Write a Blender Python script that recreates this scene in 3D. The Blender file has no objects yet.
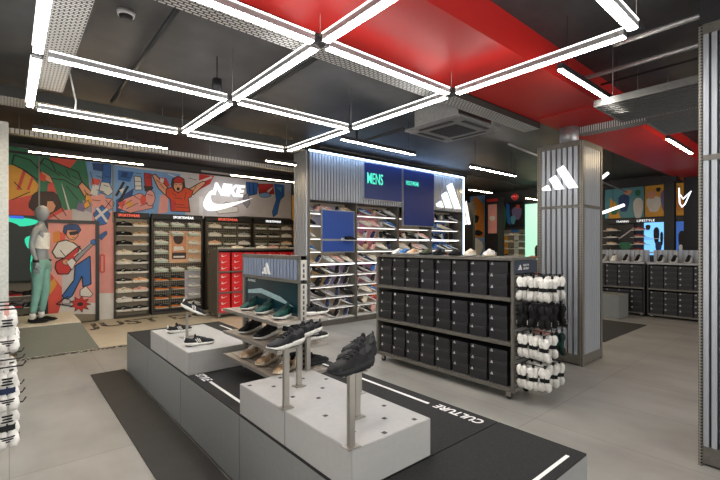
import bpy, bmesh, math, random
from mathutils import Vector, Matrix
random.seed(7)
PI = math.pi
SC = bpy.context.scene
COL = SC.collection

# ------------------------------------------------------------------ camera
F, TH, CX, HY, HC = 412.0, math.radians(40.4), 360.0, 246.0, 1.55
cd = bpy.data.cameras.new('camera'); cam = bpy.data.objects.new('camera', cd); COL.objects.link(cam)
cam.location = (0, 0, HC); cam.rotation_euler = (PI / 2, 0, -TH)
cd.sensor_width = 36; cd.lens = F * 36 / 720; cd.shift_y = 6 / 720; cd.clip_start = .05; cd.clip_end = 60
SC.camera = cam
# ------------------------------------------------------------------ world, exposure
SC.view_settings.view_transform = 'Standard'; SC.view_settings.look = 'None'
SC.view_settings.exposure = 1.2; SC.view_settings.gamma = 1.0; SC.view_settings.use_curve_mapping = False
W = bpy.data.worlds.new('world'); SC.world = W; W.use_nodes = True
W.node_tree.nodes['Background'].inputs[0].default_value = (.75, .85, 1, 1)
W.node_tree.nodes['Background'].inputs[1].default_value = .6
E_GRID, E_SIDE, E_WARM = 15.0, 1.8, 40.0          # radiance of the ceiling lamps
def area(name, loc, target, sx, sy, power, col):
    l = bpy.data.lights.new(name, 'AREA'); l.shape = 'RECTANGLE'; l.size = sx; l.size_y = sy; l.energy = power; l.color = col
    o = bpy.data.objects.new(name, l); COL.objects.link(o); o.location = loc
    o.rotation_euler = (Vector(target) - Vector(loc)).to_track_quat('-Z', 'Y').to_euler()
    return o
# two added fill lights, unseen behind and beside the camera, to brighten the room
area('front_fill', (4.5, -3.9, 1.7), (4.5, 4, 1.3), 9.0, 2.6, 150, (1, .98, .95))
area('side_fill', (-2.4, 3.0, 1.7), (6, 4, 1.3), 6.0, 2.6, 60, (1, .98, .95))

# ------------------------------------------------------------------ pixel -> point on a real plane
s_, c_ = math.sin(TH), math.cos(TH)
def fromd(px, py, d):
    xc = (px - CX) * d / F
    return Vector((xc * c_ + d * s_, -xc * s_ + d * c_, HC - (py - HY) * d / F))
def P(px, py, z): return fromd(px, py, F * (HC - z) / (py - HY))
def PY(px, py, Y): return fromd(px, py, Y / (-(px - CX) / F * s_ + c_))
def PX(px, py, X): return fromd(px, py, X / ((px - CX) / F * c_ + s_))

# ------------------------------------------------------------------ materials
MATS = {}
def srgb(h):
    h = h.lstrip('#'); v = [int(h[i:i + 2], 16) / 255 for i in (0, 2, 4)]
    return tuple(x / 12.92 if x <= .04045 else ((x + .055) / 1.055) ** 2.4 for x in v)
def mat(name, col, rough=.6, metal=0, emit=0, var=.12, scale=30, spec=.5, bump=0):
    if name in MATS: return MATS[name]
    if isinstance(col, str): col = srgb(col)
    m = bpy.data.materials.new(name); m.use_nodes = True; nt = m.node_tree; b = nt.nodes['Principled BSDF']
    b.inputs['Roughness'].default_value = rough; b.inputs['Metallic'].default_value = metal
    b.inputs['Specular IOR Level'].default_value = spec
    if emit:
        b.inputs['Base Color'].default_value = (*col, 1); b.inputs['Emission Color'].default_value = (*col, 1); b.inputs['Emission Strength'].default_value = emit
    else:
        tc = nt.nodes.new('ShaderNodeTexCoord'); n = nt.nodes.new('ShaderNodeTexNoise'); n.inputs['Scale'].default_value = scale; n.inputs['Detail'].default_value = 3
        nt.links.new(tc.outputs['Object'], n.inputs['Vector'])
        r = nt.nodes.new('ShaderNodeValToRGB')
        r.color_ramp.elements[0].position = .3; r.color_ramp.elements[1].position = .7
        r.color_ramp.elements[0].color = (*[x * (1 - var) for x in col], 1); r.color_ramp.elements[1].color = (*[min(1, x * (1 + var)) for x in col], 1)
        nt.links.new(n.outputs['Fac'], r.inputs['Fac']); nt.links.new(r.outputs['Color'], b.inputs['Base Color'])
        if bump:
            bp = nt.nodes.new('ShaderNodeBump'); bp.inputs['Strength'].default_value = bump; bp.inputs['Distance'].default_value = .002
            nt.links.new(n.outputs['Fac'], bp.inputs['Height']); nt.links.new(bp.outputs['Normal'], b.inputs['Normal'])
    MATS[name] = m; return m
def pattern_mat(name, c1, c2, kind, scale, rough=.5, metal=0, thr=.5, stretch=(1, 1, 1), rot=0):
    """two-colour pattern: 'dots' (voronoi), 'slots' (brick), 'noise', 'checker'"""
    if name in MATS: return MATS[name]
    c1 = srgb(c1) if isinstance(c1, str) else c1; c2 = srgb(c2) if isinstance(c2, str) else c2
    m = bpy.data.materials.new(name); m.use_nodes = True; nt = m.node_tree; b = nt.nodes['Principled BSDF']
    b.inputs['Roughness'].default_value = rough; b.inputs['Metallic'].default_value = metal
    tc = nt.nodes.new('ShaderNodeTexCoord'); mp = nt.nodes.new('ShaderNodeMapping'); mp.inputs['Scale'].default_value = stretch; mp.inputs['Rotation'].default_value = rot if isinstance(rot, tuple) else (0, 0, rot)
    nt.links.new(tc.outputs['Object'], mp.inputs['Vector'])
    if kind == 'dots':
        t = nt.nodes.new('ShaderNodeTexVoronoi'); t.inputs['Randomness'].default_value = 0; t.inputs['Scale'].default_value = scale; out = t.outputs['Distance']
    elif kind == 'noise':
        t = nt.nodes.new('ShaderNodeTexNoise'); t.inputs['Scale'].default_value = scale; t.inputs['Detail'].default_value = 4; out = t.outputs['Fac']
    elif kind == 'checker':
        t = nt.nodes.new('ShaderNodeTexChecker'); t.inputs['Scale'].default_value = scale; out = t.outputs['Fac']
    else:
        t = nt.nodes.new('ShaderNodeTexBrick'); t.inputs['Scale'].default_value = scale; t.inputs['Color1'].default_value = (1, 1, 1, 1); t.inputs['Color2'].default_value = (1, 1, 1, 1)
        t.inputs['Mortar'].default_value = (0, 0, 0, 1); t.inputs['Mortar Size'].default_value = .055; t.inputs['Brick Width'].default_value = .5; t.inputs['Row Height'].default_value = .25; out = t.outputs['Color']
    nt.links.new(mp.outputs['Vector'], t.inputs['Vector'])
    r = nt.nodes.new('ShaderNodeValToRGB'); r.color_ramp.elements[0].position = max(0, thr - .03); r.color_ramp.elements[1].position = min(1, thr + .03)
    r.color_ramp.elements[0].color = (*c1, 1); r.color_ramp.elements[1].color = (*c2, 1)
    nt.links.new(out, r.inputs['Fac']); nt.links.new(r.outputs['Color'], b.inputs['Base Color'])
    MATS[name] = m; return m

# ------------------------------------------------------------------ object helpers
def tag(o, label=None, cat=None, group=None, kind=None):
    if label: o['label'] = label
    if cat: o['category'] = cat
    if group: o['group'] = group
    if kind: o['kind'] = kind
    return o
def thing(name, label, cat, loc=(0, 0, 0), rz=0, group=None):
    o = bpy.data.objects.new(name, None); o.empty_display_size = .05; COL.objects.link(o)
    o.location = loc; o.rotation_euler = (0, 0, rz); return tag(o, label, cat, group)
class MB:
    def __init__(s): s.bm = bmesh.new(); s.mi = 0
    def face(s, pts, mi=None):
        f = s.bm.faces.new([s.bm.verts.new(p) for p in pts]); f.material_index = s.mi if mi is None else mi; return f
    def box(s, x0, y0, z0, x1, y1, z1, mi=None, bev=0):
        bm = s.bm if not bev else bmesh.new()
        v = [bm.verts.new((x, y, z)) for z in (z0, z1) for y in (y0, y1) for x in (x0, x1)]
        fs = [bm.faces.new([v[i] for i in q]) for q in ((0, 2, 3, 1), (4, 5, 7, 6), (0, 1, 5, 4), (2, 6, 7, 3), (0, 4, 6, 2), (1, 3, 7, 5))]
        if bev:
            bmesh.ops.bevel(bm, geom=bm.edges[:], offset=bev, segments=2, affect='EDGES')
            s.merge(bm, mi)
        else:
            for f in fs: f.material_index = s.mi if mi is None else mi
        return s
    def merge(s, bm, mi=None):
        mp = {}
        for v in bm.verts: mp[v] = s.bm.verts.new(v.co)
        for f in bm.faces:
            g = s.bm.faces.new([mp[v] for v in f.verts]); g.material_index = f.material_index if mi is None and s.mi == 0 else (s.mi if mi is None else mi); g.smooth = f.smooth
        bm.free()
    def tube(s, pts, r, n=8, mi=None, cap=True, smooth=True):
        pts = [Vector(p) for p in pts]; rings = []
        rr = r if isinstance(r, (list, tuple)) else [r] * len(pts)
        for i, p in enumerate(pts):
            t = (pts[min(i + 1, len(pts) - 1)] - pts[max(i - 1, 0)]).normalized()
            a = t.orthogonal().normalized() if i == 0 else (rings[-1][1] - t * rings[-1][1].dot(t)).normalized()
            b = t.cross(a); rings.append(([s.bm.verts.new(p + (a * math.cos(2 * PI * k / n) + b * math.sin(2 * PI * k / n)) * rr[i]) for k in range(n)], a))
        for (A, _), (B, _) in zip(rings, rings[1:]):
            for k in range(n):
                f = s.bm.faces.new((A[k], A[(k + 1) % n], B[(k + 1) % n], B[k])); f.smooth = smooth; f.material_index = s.mi if mi is None else mi
        if cap:
            for R_ in (rings[0][0][::-1], rings[-1][0]):
                f = s.bm.faces.new(R_); f.material_index = s.mi if mi is None else mi
        return s
    def cyl(s, x, y, z0, z1, r, n=16, mi=None, r2=None):
        return s.tube([(x, y, z0), (x, y, z1)], [r, r if r2 is None else r2], n, mi)
    def prism(s, poly, a0, a1, axis='y', mi=None):
        """poly in the plane across axis, extruded from a0 to a1"""
        f3 = {'y': lambda p, a: (p[0], a, p[1]), 'x': lambda p, a: (a, p[0], p[1]), 'z': lambda p, a: (p[0], p[1], a)}[axis]
        A = [s.bm.verts.new(f3(p, a0)) for p in poly]; B = [s.bm.verts.new(f3(p, a1)) for p in poly]; n = len(poly); m = s.mi if mi is None else mi
        for q in [A, B[::-1]] + [[A[i], B[i], B[(i + 1) % n], A[(i + 1) % n]] for i in range(n)]:
            f = s.bm.faces.new(q); f.material_index = m
        return s
    def build(s, name, m, parent=None, loc=None, rot=None, smooth=None):
        bmesh.ops.recalc_face_normals(s.bm, faces=s.bm.faces[:])
        me = bpy.data.meshes.new(name); s.bm.to_mesh(me); s.bm.free()
        for k in (m if isinstance(m, (list, tuple)) else [m]): me.materials.append(k)
        if smooth: me.shade_smooth()
        return link(name, me, parent, loc, rot)
def link(name, me, parent=None, loc=None, rot=None):
    o = bpy.data.objects.new(name, me); COL.objects.link(o)
    if parent: o.parent = parent
    if loc: o.location = loc
    if rot: o.rotation_euler = rot
    return o
def struct(o): o['kind'] = 'structure'; return o
def copy_tree(o, parent=None):
    c = o.copy(); COL.objects.link(c)
    if parent: c.parent = parent
    for ch in list(o.children): copy_tree(ch, c)
    return c
def text_mesh(txt, size, depth=.003, shear=0, offset=0, space=1, align='LEFT'):
    cu = bpy.data.curves.new('lettering', 'FONT'); cu.body = txt; cu.size = size; cu.extrude = depth / 2; cu.shear = shear; cu.offset = offset; cu.space_character = space; cu.align_x = align; cu.resolution_u = 3
    o = bpy.data.objects.new('lettering', cu); COL.objects.link(o)
    me = bpy.data.meshes.new_from_object(o); bpy.data.objects.remove(o); bpy.data.curves.remove(cu); return me
def text(name, txt, size, m, parent, loc, rot=(PI / 2, 0, 0), fitw=None, fith=None, **k):
    me = text_mesh(txt, size, **k); xs = [v.co.x for v in me.vertices]; ys = [v.co.y for v in me.vertices]
    kx = fitw / (max(xs) - min(xs)) if fitw else 1; ky = fith / (max(ys) - min(ys)) if fith else (kx if fitw else 1)
    x0, y0 = min(xs), min(ys)
    for v in me.vertices: v.co.x = (v.co.x - x0) * kx; v.co.y = (v.co.y - y0) * ky
    me.materials.clear(); me.materials.append(m)
    return link(name, me, parent, loc, rot)
BARS = [[(.10, 0), (.31, 0), (.225, .15), (.06, .07)], [(.43, 0), (.65, 0), (.43, .385), (.26, .295)], [(.77, 0), (1, 0), (.64, .62), (.465, .525)]]
def three_bars(name, w, m, parent, loc, rot=(0, 0, 0), d=.01, h=None):
    mb = MB(); hs = (h / .62) if h else w
    for b in BARS: mb.prism([(x * w, z * hs) for x, z in b], -d, 0)
    return mb.build(name, m, parent, loc, rot)
SWOOSH = [(330, 190), (290, 204), (240, 217), (190, 229), (150, 236), (126, 234), (113, 224), (108, 205), (112, 186), (119, 168), (104, 178), (88, 200), (77, 226), (76, 246), (84, 262), (100, 270), (124, 269), (160, 260), (210, 243), (270, 217)]
SW = [((x - 76) / 254, (270 - y) / 254) for x, y in SWOOSH]
ORD = 'zeroth first second third fourth fifth sixth seventh eighth ninth tenth eleventh twelfth thirteenth fourteenth fifteenth sixteenth'.split()

# palette
M_black = mat('black_paint', (.012, .012, .013), .55)
M_ceil = mat('ceiling_paint', (.042, .042, .044), .55, scale=3, var=.3)
M_dark = mat('dark_metal', (.03, .03, .032), .45, .3)
M_steel = mat('brushed_steel', (.34, .32, .285), .38, .75, var=.08, scale=12)
M_gal = mat('galvanised', (.42, .42, .42), .45, .7)
M_frame = mat('frame_greige', '#67645d', .45, .3)
M_white = mat('white_paint', (.75, .75, .74), .5, var=.03)
M_grey = mat('grey_laminate', '#7b7d79', .5, var=.05)
M_plinth = mat('plinth_grey', '#7e807e', .45, var=.05)
M_block = mat('block_grey', '#a5a4a1', .55, var=.03)
M_blue = mat('sign_blue', '#1c3276', .4, var=.05)
M_led = mat('led_white', (.95, .97, 1), emit=1.1)
M_ledblue = mat('led_blue_white', (.55, .74, 1), emit=3)
M_logo = mat('logo_lit', (1, 1, 1), emit=.5)
M_corr = mat('corrugated_steel', '#a4a8ae', .36, .3, var=.02, scale=3)
M_perf = pattern_mat('perforated_steel', '#15130f', '#827e74', 'dots', 46, .45, .4, .34)
M_tray = pattern_mat('perforated_tray', '#33332f', '#d2d1ce', 'slots', 9, .5, .1, .3)
# ================================================================== STRUCTURE
def floor_mat():
    m = bpy.data.materials.new('concrete_tile'); m.use_nodes = True; nt = m.node_tree; b = nt.nodes['Principled BSDF']
    tc = nt.nodes.new('ShaderNodeTexCoord'); L = nt.links.new
    mp = nt.nodes.new('ShaderNodeMapping'); mp.inputs['Scale'].default_value = (1, .55, 1); L(tc.outputs['Object'], mp.inputs['Vector'])
    n1 = nt.nodes.new('ShaderNodeTexNoise'); n1.inputs['Scale'].default_value = 2.2; n1.inputs['Detail'].default_value = 6; L(mp.outputs['Vector'], n1.inputs['Vector'])
    r = nt.nodes.new('ShaderNodeValToRGB'); r.color_ramp.elements[0].position = .3; r.color_ramp.elements[1].position = .72
    r.color_ramp.elements[0].color = (.25, .241, .222, 1); r.color_ramp.elements[1].color = (.37, .36, .333, 1); L(n1.outputs['Fac'], r.inputs['Fac'])
    bk = nt.nodes.new('ShaderNodeTexBrick'); bk.offset = 0; bk.inputs['Scale'].default_value = 1; bk.inputs['Brick Width'].default_value = .9; bk.inputs['Row Height'].default_value = 1.8; bk.inputs['Mortar Size'].default_value = .004; bk.inputs['Mortar Smooth'].default_value = .3
    bk.inputs['Color1'].default_value = (1, 1, 1, 1); bk.inputs['Color2'].default_value = (.9, .9, .89, 1); bk.inputs['Mortar'].default_value = (.62, .62, .6, 1); L(tc.outputs['Object'], bk.inputs['Vector'])
    mx = nt.nodes.new('ShaderNodeMix'); mx.data_type = 'RGBA'; mx.blend_type = 'MULTIPLY'; mx.inputs['Factor'].default_value = 1
    L(r.outputs['Color'], mx.inputs[6]); L(bk.outputs['Color'], mx.inputs[7]); L(mx.outputs[2], b.inputs['Base Color'])
    b.inputs['Roughness'].default_value = .42; return m
X0, X1, Y0, Y1, ZC = -2.6, 13.6, -4.0, 10.2, 3.5
struct(MB().box(X0, Y0, -.1, X1, Y1, 0).build('floor', floor_mat()))
struct(MB().box(X0, Y0, ZC, X1, Y1, ZC + .1).build('ceiling', M_ceil))
M_wall = mat('wall_charcoal', (.05, .05, .055), .7)
struct(MB().box(X0, Y1, 0, X1, Y1 + .1, ZC).build('wall_back', M_wall))
struct(MB().box(X1, Y0, 0, X1 + .1, Y1, ZC).build('wall_right', M_wall))
struct(MB().box(X0 - .1, Y0, 0, X0, Y1, ZC).build('wall_left', M_wall))
struct(MB().box(X0, Y0 - .1, 0, X1, Y0, ZC).build('wall_front', M_wall))
# red ceiling soffit, painted on its faces
M_red = mat('red_paint', '#b21a15', .5, var=.04, scale=2)
struct(MB().box(X0, 1.82, 3.2, X1, 2.64, ZC).build('trim_red_soffit', M_red))
# pale sports floor in front of the mural wall, with its dark printed border
M_beige = mat('pale_floor', '#cdc5b4', .5, var=.06, scale=3)
NF = thing('printed_floor_panel', 'pale beige sports flooring with dark printed capital letters below the mural wall', 'floor panel', (0, 0, 0))
MB().box(-2.4, 7.3, 0, 6.4, 10.1, .004).build('panel', M_beige, NF)
text('lettering', 'JUST DO IT', .5, pattern_mat('worn_ink', '#2b2723', '#c2b69d', 'noise', 9, .7, 0, .56), NF, (1.12, 8.95, .0065), (0, 0, 0), fitw=3.2, fith=.75, depth=.001, offset=.012)
M_dash = pattern_mat('border_print', '#1a1a1a', '#c9c4b8', 'noise', 22, .6, 0, .56)
MB().box(-2.4, 7.2, 0, 6.4, 7.3, .005).build('border_strip', M_dash, NF)

# ================================================================== CEILING
G = thing('suspended_light_grid', 'large square grid of bright white light bars hung under the dark ceiling', 'light grid', (0, 0, 0))
M_alu = mat('lamp_aluminium', (.36, .36, .36), .4, .6)
M_diff = mat('grid_diffuser', (1, .985, .95), emit=E_GRID); M_top = mat('grid_top_strip', (1, .985, .95), emit=2.6); M_side = mat('grid_side_strip', (1, .985, .95), emit=E_SIDE)
GX, GY, GZ, GW, GH = (.16, 1.68, 3.19), (.9, 2.41, 3.92, 5.46), 2.97, .064, .06
def light_bar(a, b):
    a, b = Vector((*a, 0)), Vector((*b, 0)); d = (b - a); L = d.length - .13; d.normalize(); c = (a + b) / 2
    rz = math.atan2(d.y, d.x)
    bar = MB().box(-L / 2, -GW / 2, .006, L / 2, GW / 2, GH, bev=.003).build('light_bar', M_alu, G, (c.x, c.y, GZ), (0, 0, rz))
    MB().box(-L / 2 + .004, -GW / 2 + .004, 0, L / 2 - .004, GW / 2 - .004, .006).build('diffuser', M_diff, bar)
    MB().box(-L / 2 + .004, -GW / 2 - .003, GH - .012, L / 2 - .004, GW / 2 + .003, GH - .002).build('side_light', M_side, bar)
    MB().box(-L / 2 + .01, -GW / 2 + .012, GH, L / 2 - .01, GW / 2 - .012, GH + .003).build('top_light', M_top, bar)
for y in GY:
    for a, b in zip(GX, GX[1:]): light_bar((a, y), (b, y))
for x in GX:
    for a, b in zip(GY, GY[1:]): light_bar((x, a), (x, b))
for x in GX:
    for y in GY:
        MB().box(-.038, -.038, .008, .038, .038, GH - .02).build('corner_joint', M_dark, G, (x, y, GZ))
        MB().tube([(x, y, GZ + GH), (x, y, ZC)], .0018, 5).build('suspension_cable', M_steel, G)
M_wire = mat('white_flex', (.7, .7, .68), .5)
MB().tube([(.55, 5.46, 3.05), (.55, 5.4, 3.12), (.5, 5.3, 3.3), (.45, 5.25, 3.5)], .008, 6).build('power_flex', M_wire, G)
MB().tube([(1.62, 2.5, 3.04), (1.5, 2.62, 3.1), (1.4, 2.66, 3.22), (1.42, 2.7, 3.3)], .008, 6).build('power_flex', M_wire, G)

M_wdiff = mat('warm_diffuser', (1, .74, .42), emit=E_WARM)
M_wdiff2 = mat('neutral_diffuser', (1, .95, .86), emit=E_WARM)
def linear(x0, x1, y, z, label, m=None, grp='linear ceiling lamps'):
    t = thing('linear_lamp', label, 'ceiling lamp', ((x0 + x1) / 2, y, z), 0, grp); L = (x1 - x0) / 2
    MB().box(-L, -.022, .008, L, .022, .06, bev=.004).build('housing', M_dark, t)
    MB().box(-L + .005, -.017, 0, L - .005, .017, .008).build('diffuser', m or M_wdiff, t)
    for x in (-L * .8, L * .8): MB().tube([(x, 0, .07), (x, 0, ZC - z)], .003, 5).build('suspension_cable', M_dark, t)
for a in [(.22, 1.80, 6.56, 3.0, 'warm linear lamp above the mural wall, further out over the mannequin'),
          (.22, 1.83, 8.14, 3.0, 'warm linear lamp close to the mural, above the mannequin'),
          (3.45, 4.98, 8.14, 3.0, 'warm linear lamp close to the mural, above the red box shelving'),
          (3.33, 3.93, 6.40, 3.0, 'short warm lamp just beside the tall corrugated blue-sign wall'),
          (9.05, 10.1, 6.28, 3.0, 'small warm lamp behind the lit edge of the blue-sign wall'),
          (9.9, 11.4, 8.14, 3.0, 'far warm lamp above the orange figure poster'),
          (6.83, 8.2, 1.56, 3.0, 'short warm lamp under the slatted panel beyond the ribbed pillar'),
          (12.0, 13.2, 6.28, 3.0, 'warm lamp just above the mint-green lit poster'),
          (10.6, 12.0, 4.45, 3.0, 'warm lamp above the far screens, beside the dark column'),
          (9.2, 10.2, 4.45, 3.0, 'warm lamp seen just past the ribbed pillar')]: linear(*a)
for a in [(3.45, 4.94, 4.45, 3.0, 'white linear lamp over the blue signs on the corrugated wall'),
          (6.44, 8.05, 4.45, 3.0, 'white linear lamp just beyond the air conditioner'),
          (3.45, 4.92, 1.52, 3.0, 'bright linear lamp crossing the red soffit by the slatted panel')]: linear(*a, m=M_wdiff2)

def tray(name, x0, x1, y0, y1, z, label, h=.09, m=None):
    t = thing(name, label, 'cable tray', ((x0 + x1) / 2, (y0 + y1) / 2, z)); a, b = (x1 - x0) / 2, (y1 - y0) / 2
    mb = MB().box(-a, -b, 0, a, b, .004)
    if a > b: mb.box(-a, -b, .004, a, -b + .004, h).box(-a, b - .004, .004, a, b, h)
    else: mb.box(-a, -b, .004, -a + .004, b, h).box(a - .004, -b, .004, a, b, h)
    mb.build('trough', m or M_tray, t)
    n = max(2, int(max(a, b) * 2 / 1.2))
    for i in range(n):
        u = -1 + 2 * (i + .5) / n
        p = (u * a, 0, .0) if a > b else (0, u * b, 0)
        MB().tube([(p[0], p[1], .004), (p[0], p[1], ZC - z)], .005, 6).build('hanger_rod', M_gal, t)
    return t
tray('cable_tray', .21, .45, 2.2, 5.62, 3.25, 'perforated cable tray running beside the outermost light bar')
tray('cable_tray', -2, 5.45, 2.66, 2.88, 3.13, 'perforated cable tray running along the red soffit to the ribbed pillar')
tray('cable_tray', 5.98, 6.18, .6, 2.4, 3.10, 'short perforated cable tray from the ribbed pillar across the red soffit')
tray('cable_tray', -.6, 3.9, 6.05, 6.45, 3.22, 'wide perforated cable tray crossing above the first warm lamp', .12)
tray('cable_tray', -.6, 6.5, 7.86, 8.0, 3.2, 'narrow cable tray between the two warm lamps over the mural', .07)
def rod(name, pts, r, label, cat, m=None):
    o = MB().tube(pts, r, 10).build(name, m or M_black); return tag(o, label, cat)
rod('ceiling_pipe', [(1.02, 2.95, 3.44), (1.02, 6.2, 3.44)], .022, 'dark pipe under the ceiling by the smoke detector', 'pipe')
rod('ceiling_pipe', [(2.3, 2.9, 3.4), (2.3, 6.0, 3.4)], .022, 'dark pipe under the ceiling over the middle of the light grid', 'pipe')
rod('conduit', [(4.0, .2, 3.3), (4.0, 1.3, 3.3)], .022, 'grey conduit beside the outer corner of the light grid', 'pipe', M_gal)
rod('conduit', [(4.57, -.3, 3.3), (4.57, 1.75, 3.3)], .022, 'grey conduit above the slatted ceiling panel', 'pipe', M_gal)
rod('conduit', [(5.0, -.1, 3.34), (5.0, 1.75, 3.34)], .012, 'thin grey conduit above the slatted ceiling panel', 'pipe', M_dark)
rod('ceiling_pipe', [(3.7, 5.3, 3.1), (10.5, 5.3, 3.1)], .02, 'long dark pipe passing above the blue-sign wall', 'pipe', M_dark)
rod('sprinkler_pipe', [(4.1, 4.9, 3.46), (4.1, 4.9, 3.2), (4.1, 4.84, 3.15), (4.1, 3.9, 3.15)], .02, 'bent dark pipe near the air conditioner', 'pipe', M_dark)
rod('ceiling_pipe', [(5.6, 3.2, 3.05), (13, 3.9, 3.05)], .018, 'grey pipe high in the far bay beyond the ribbed pillar', 'pipe', M_gal)
# smoke detector and speaker
t = thing('smoke_detector', 'round white smoke detector on the dark ceiling', 'smoke detector', P(126, 12, 3.5))
MB().cyl(0, 0, -.035, 0, .062, 20, r2=.07).build('base', M_white, t); MB().cyl(0, 0, -.07, -.035, .04, 16, r2=.055).build('sensor_head', M_dark, t)
t = thing('pendant_speaker', 'small black cylinder speaker hanging by the light grid', 'speaker', P(217, 92, 3.12))
MB().cyl(0, 0, 0, .13, .055, 20, r2=.045).build('body', M_black, t); MB().tube([(0, 0, .13), (0, 0, .36)], .006, 6).build('rod', M_black, t)
# air-conditioning cassette
t = thing('air_conditioner', 'grey ceiling cassette air conditioner with a square grille', 'air conditioner', (4.55, 3.42, 3.1))
MB().box(-.36, -.36, .03, .36, .36, .32).build('casing', M_gal, t)
MB().box(-.46, -.46, 0, .46, .46, .03, bev=.01).build('fascia', mat('ac_fascia', (.2, .2, .2), .5), t)
mb = MB().box(-.22, -.22, -.008, .22, .22, 0)
for i in range(9): mb.box(-.21, -.2 + i * .047, -.013, .21, -.188 + i * .047, -.008)
mb.build('grille', M_dark, t)
for k in range(4):
    a = k * PI / 2; MB().box(-.27, .33, -.005, .27, .39, 0).build('air_slot', M_black, t, None, (0, 0, a))
for x in (-.3, .3): MB().tube([(x, .38, .03), (x, .38, .4)], .005, 6).build('hanger_rod', M_gal, t)
# slatted acoustic rafts
def raft(x0, x1, y0, y1, z, label):
    t = thing('slatted_ceiling_panel', label, 'ceiling panel', ((x0 + x1) / 2, (y0 + y1) / 2, z)); a, b = (x1 - x0) / 2, (y1 - y0) / 2
    mb = MB(); n = int((x1 - x0) / .068)
    for i in range(n): mb.box(-a + i * .068, -b, 0, -a + i * .068 + .026, b, .05)
    mb.build('slats', mat('slat_grey', (.13, .13, .125), .5), t)
    MB().box(-a, -b, .05, a, b, .06).build('backing', M_black, t)
    MB().box(-a - .015, -b - .015, -.005, a + .015, -b, .065).box(-a - .015, b, -.005, a + .015, b + .015, .065).box(-a - .015, -b, -.005, -a, b, .065).box(a, -b, -.005, a + .015, b, .065).build('frame', mat('slat_grey', (.16, .16, .155), .5), t)
    for x in (-a, a):
        for y in (-b * .8, b * .8): MB().tube([(x, y, .06), (x, y, ZC - z)], .004, 5).build('hanger_rod', M_gal, t)
raft(4.5, 5.25, .1, 1.62, 2.95, 'dark slatted panel hung below the ceiling beside the red soffit')
raft(5.75, 6.5, -.4, 1.5, 3.0, 'dark slatted panel beyond the other one, partly behind the metal column')
# red ball lamp far away
t = thing('red_ball_lamp', 'small red ball hanging from the far ceiling', 'lamp', fromd(515, 197, 9.2))
b = bmesh.new(); bmesh.ops.create_uvsphere(b, u_segments=16, v_segments=10, radius=.075); mb = MB(); mb.bm.free(); mb.bm = b; mb.build('ball', mat('red_gloss', '#b4231f', .3), t, smooth=True)
MB().tube([(0, 0, .07), (0, 0, 3.5 - t.location.z)], .004, 5).build('cord', M_black, t)
# black steel columns
def column(x, y, w, label, z1=3.2):
    o = MB().box(x - w / 2, y - w / 2, 0, x + w / 2, y + w / 2, z1 - .12).box(x - w / 2 - .05, y - w / 2 - .05, z1 - .12, x + w / 2 + .05, y + w / 2 + .05, z1).box(x - w / 2 - .03, y - w / 2 - .03, 0, x + w / 2 + .03, y + w / 2 + .03, .08).build('steel_column', M_black); return tag(o, label, 'column')
q = fromd(670, 246, 9.9); column(q.x, q.y, .2, 'slim black column under the red soffit, behind the far shoe-box shelving')
q = fromd(459, 246, 11.2); column(q.x, q.y, .2, 'black column rising behind the blue-sign wall', 3.5)
q = fromd(693, 246, 9.9); column(q.x, q.y, .3, 'black column carrying the outlined neon sign', 3.5)
# ================================================================== SHOES (toe along +x, base at z = 0)
def lerp_tab(tab, u):
    for (a, *A), (b, *B) in zip(tab, tab[1:]):
        if u <= b: t = (u - a) / (b - a) if b > a else 0; return [p + (q - p) * t for p, q in zip(A, B)]
    return list(tab[-1][1:])
#        u: half width, upper height above sole
STY = {
 'runner': dict(L=.29, sole=[(0, .022, .030, .040), (.06, .034, .014, .040), (.2, .040, .004, .036), (.45, .036, .002, .030), (.7, .047, .003, .026), (.88, .042, .010, .024), (.97, .026, .020, .026), (1, .010, .026, .028)],
   up=[(.02, .020, .032), (.06, .030, .056), (.16, .034, .050), (.28, .034, .044), (.38, .034, .062), (.48, .035, .054), (.62, .039, .042), (.78, .041, .034), (.9, .034, .026), (.98, .012, .010)], op=(.07, .37)),
 'chunky': dict(L=.30, sole=[(0, .026, .026, .048), (.06, .040, .012, .048), (.2, .046, .003, .042), (.45, .042, .002, .034), (.7, .051, .003, .030), (.88, .046, .010, .029), (.97, .030, .019, .029), (1, .012, .025, .031)],
   up=[(.02, .022, .034), (.06, .034, .060), (.16, .038, .052), (.28, .038, .045), (.38, .038, .066), (.48, .040, .058), (.62, .044, .046), (.78, .046, .037), (.9, .039, .029), (.98, .014, .012)], op=(.07, .37)),
 'court': dict(L=.29, sole=[(0, .026, .0, .028), (.06, .034, .0, .028), (.2, .037, .0, .026), (.45, .035, .0, .026), (.7, .044, .0, .026), (.88, .041, .002, .026), (.97, .028, .005, .026), (1, .012, .008, .025)],
   up=[(.02, .022, .034), (.06, .031, .056), (.16, .034, .052), (.28, .034, .048), (.38, .034, .068), (.48, .035, .060), (.62, .038, .043), (.78, .039, .036), (.9, .033, .029), (.98, .014, .012)], op=(.07, .37)),
}
def sole_bm(st, n):
    S = STY[st]; mb = MB(); rings = []
    for i in range(n + 1):
        u = i / n; w, z0, z1 = lerp_tab(S['sole'], u); x = (u - .5) * S['L']
        rings.append([mb.bm.verts.new(p) for p in ((x, -w * .86, z0), (x, w * .86, z0), (x, w, z0 + (z1 - z0) * .55), (x, w * .93, z1), (x, -w * .93, z1), (x, -w, z0 + (z1 - z0) * .55))])
    for A, B in zip(rings, rings[1:]):
        for k in range(6): mb.bm.faces.new((A[k], A[(k + 1) % 6], B[(k + 1) % 6], B[k])).smooth = True
    mb.bm.faces.new(rings[0]); mb.bm.faces.new(rings[-1][::-1]); return mb
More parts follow.
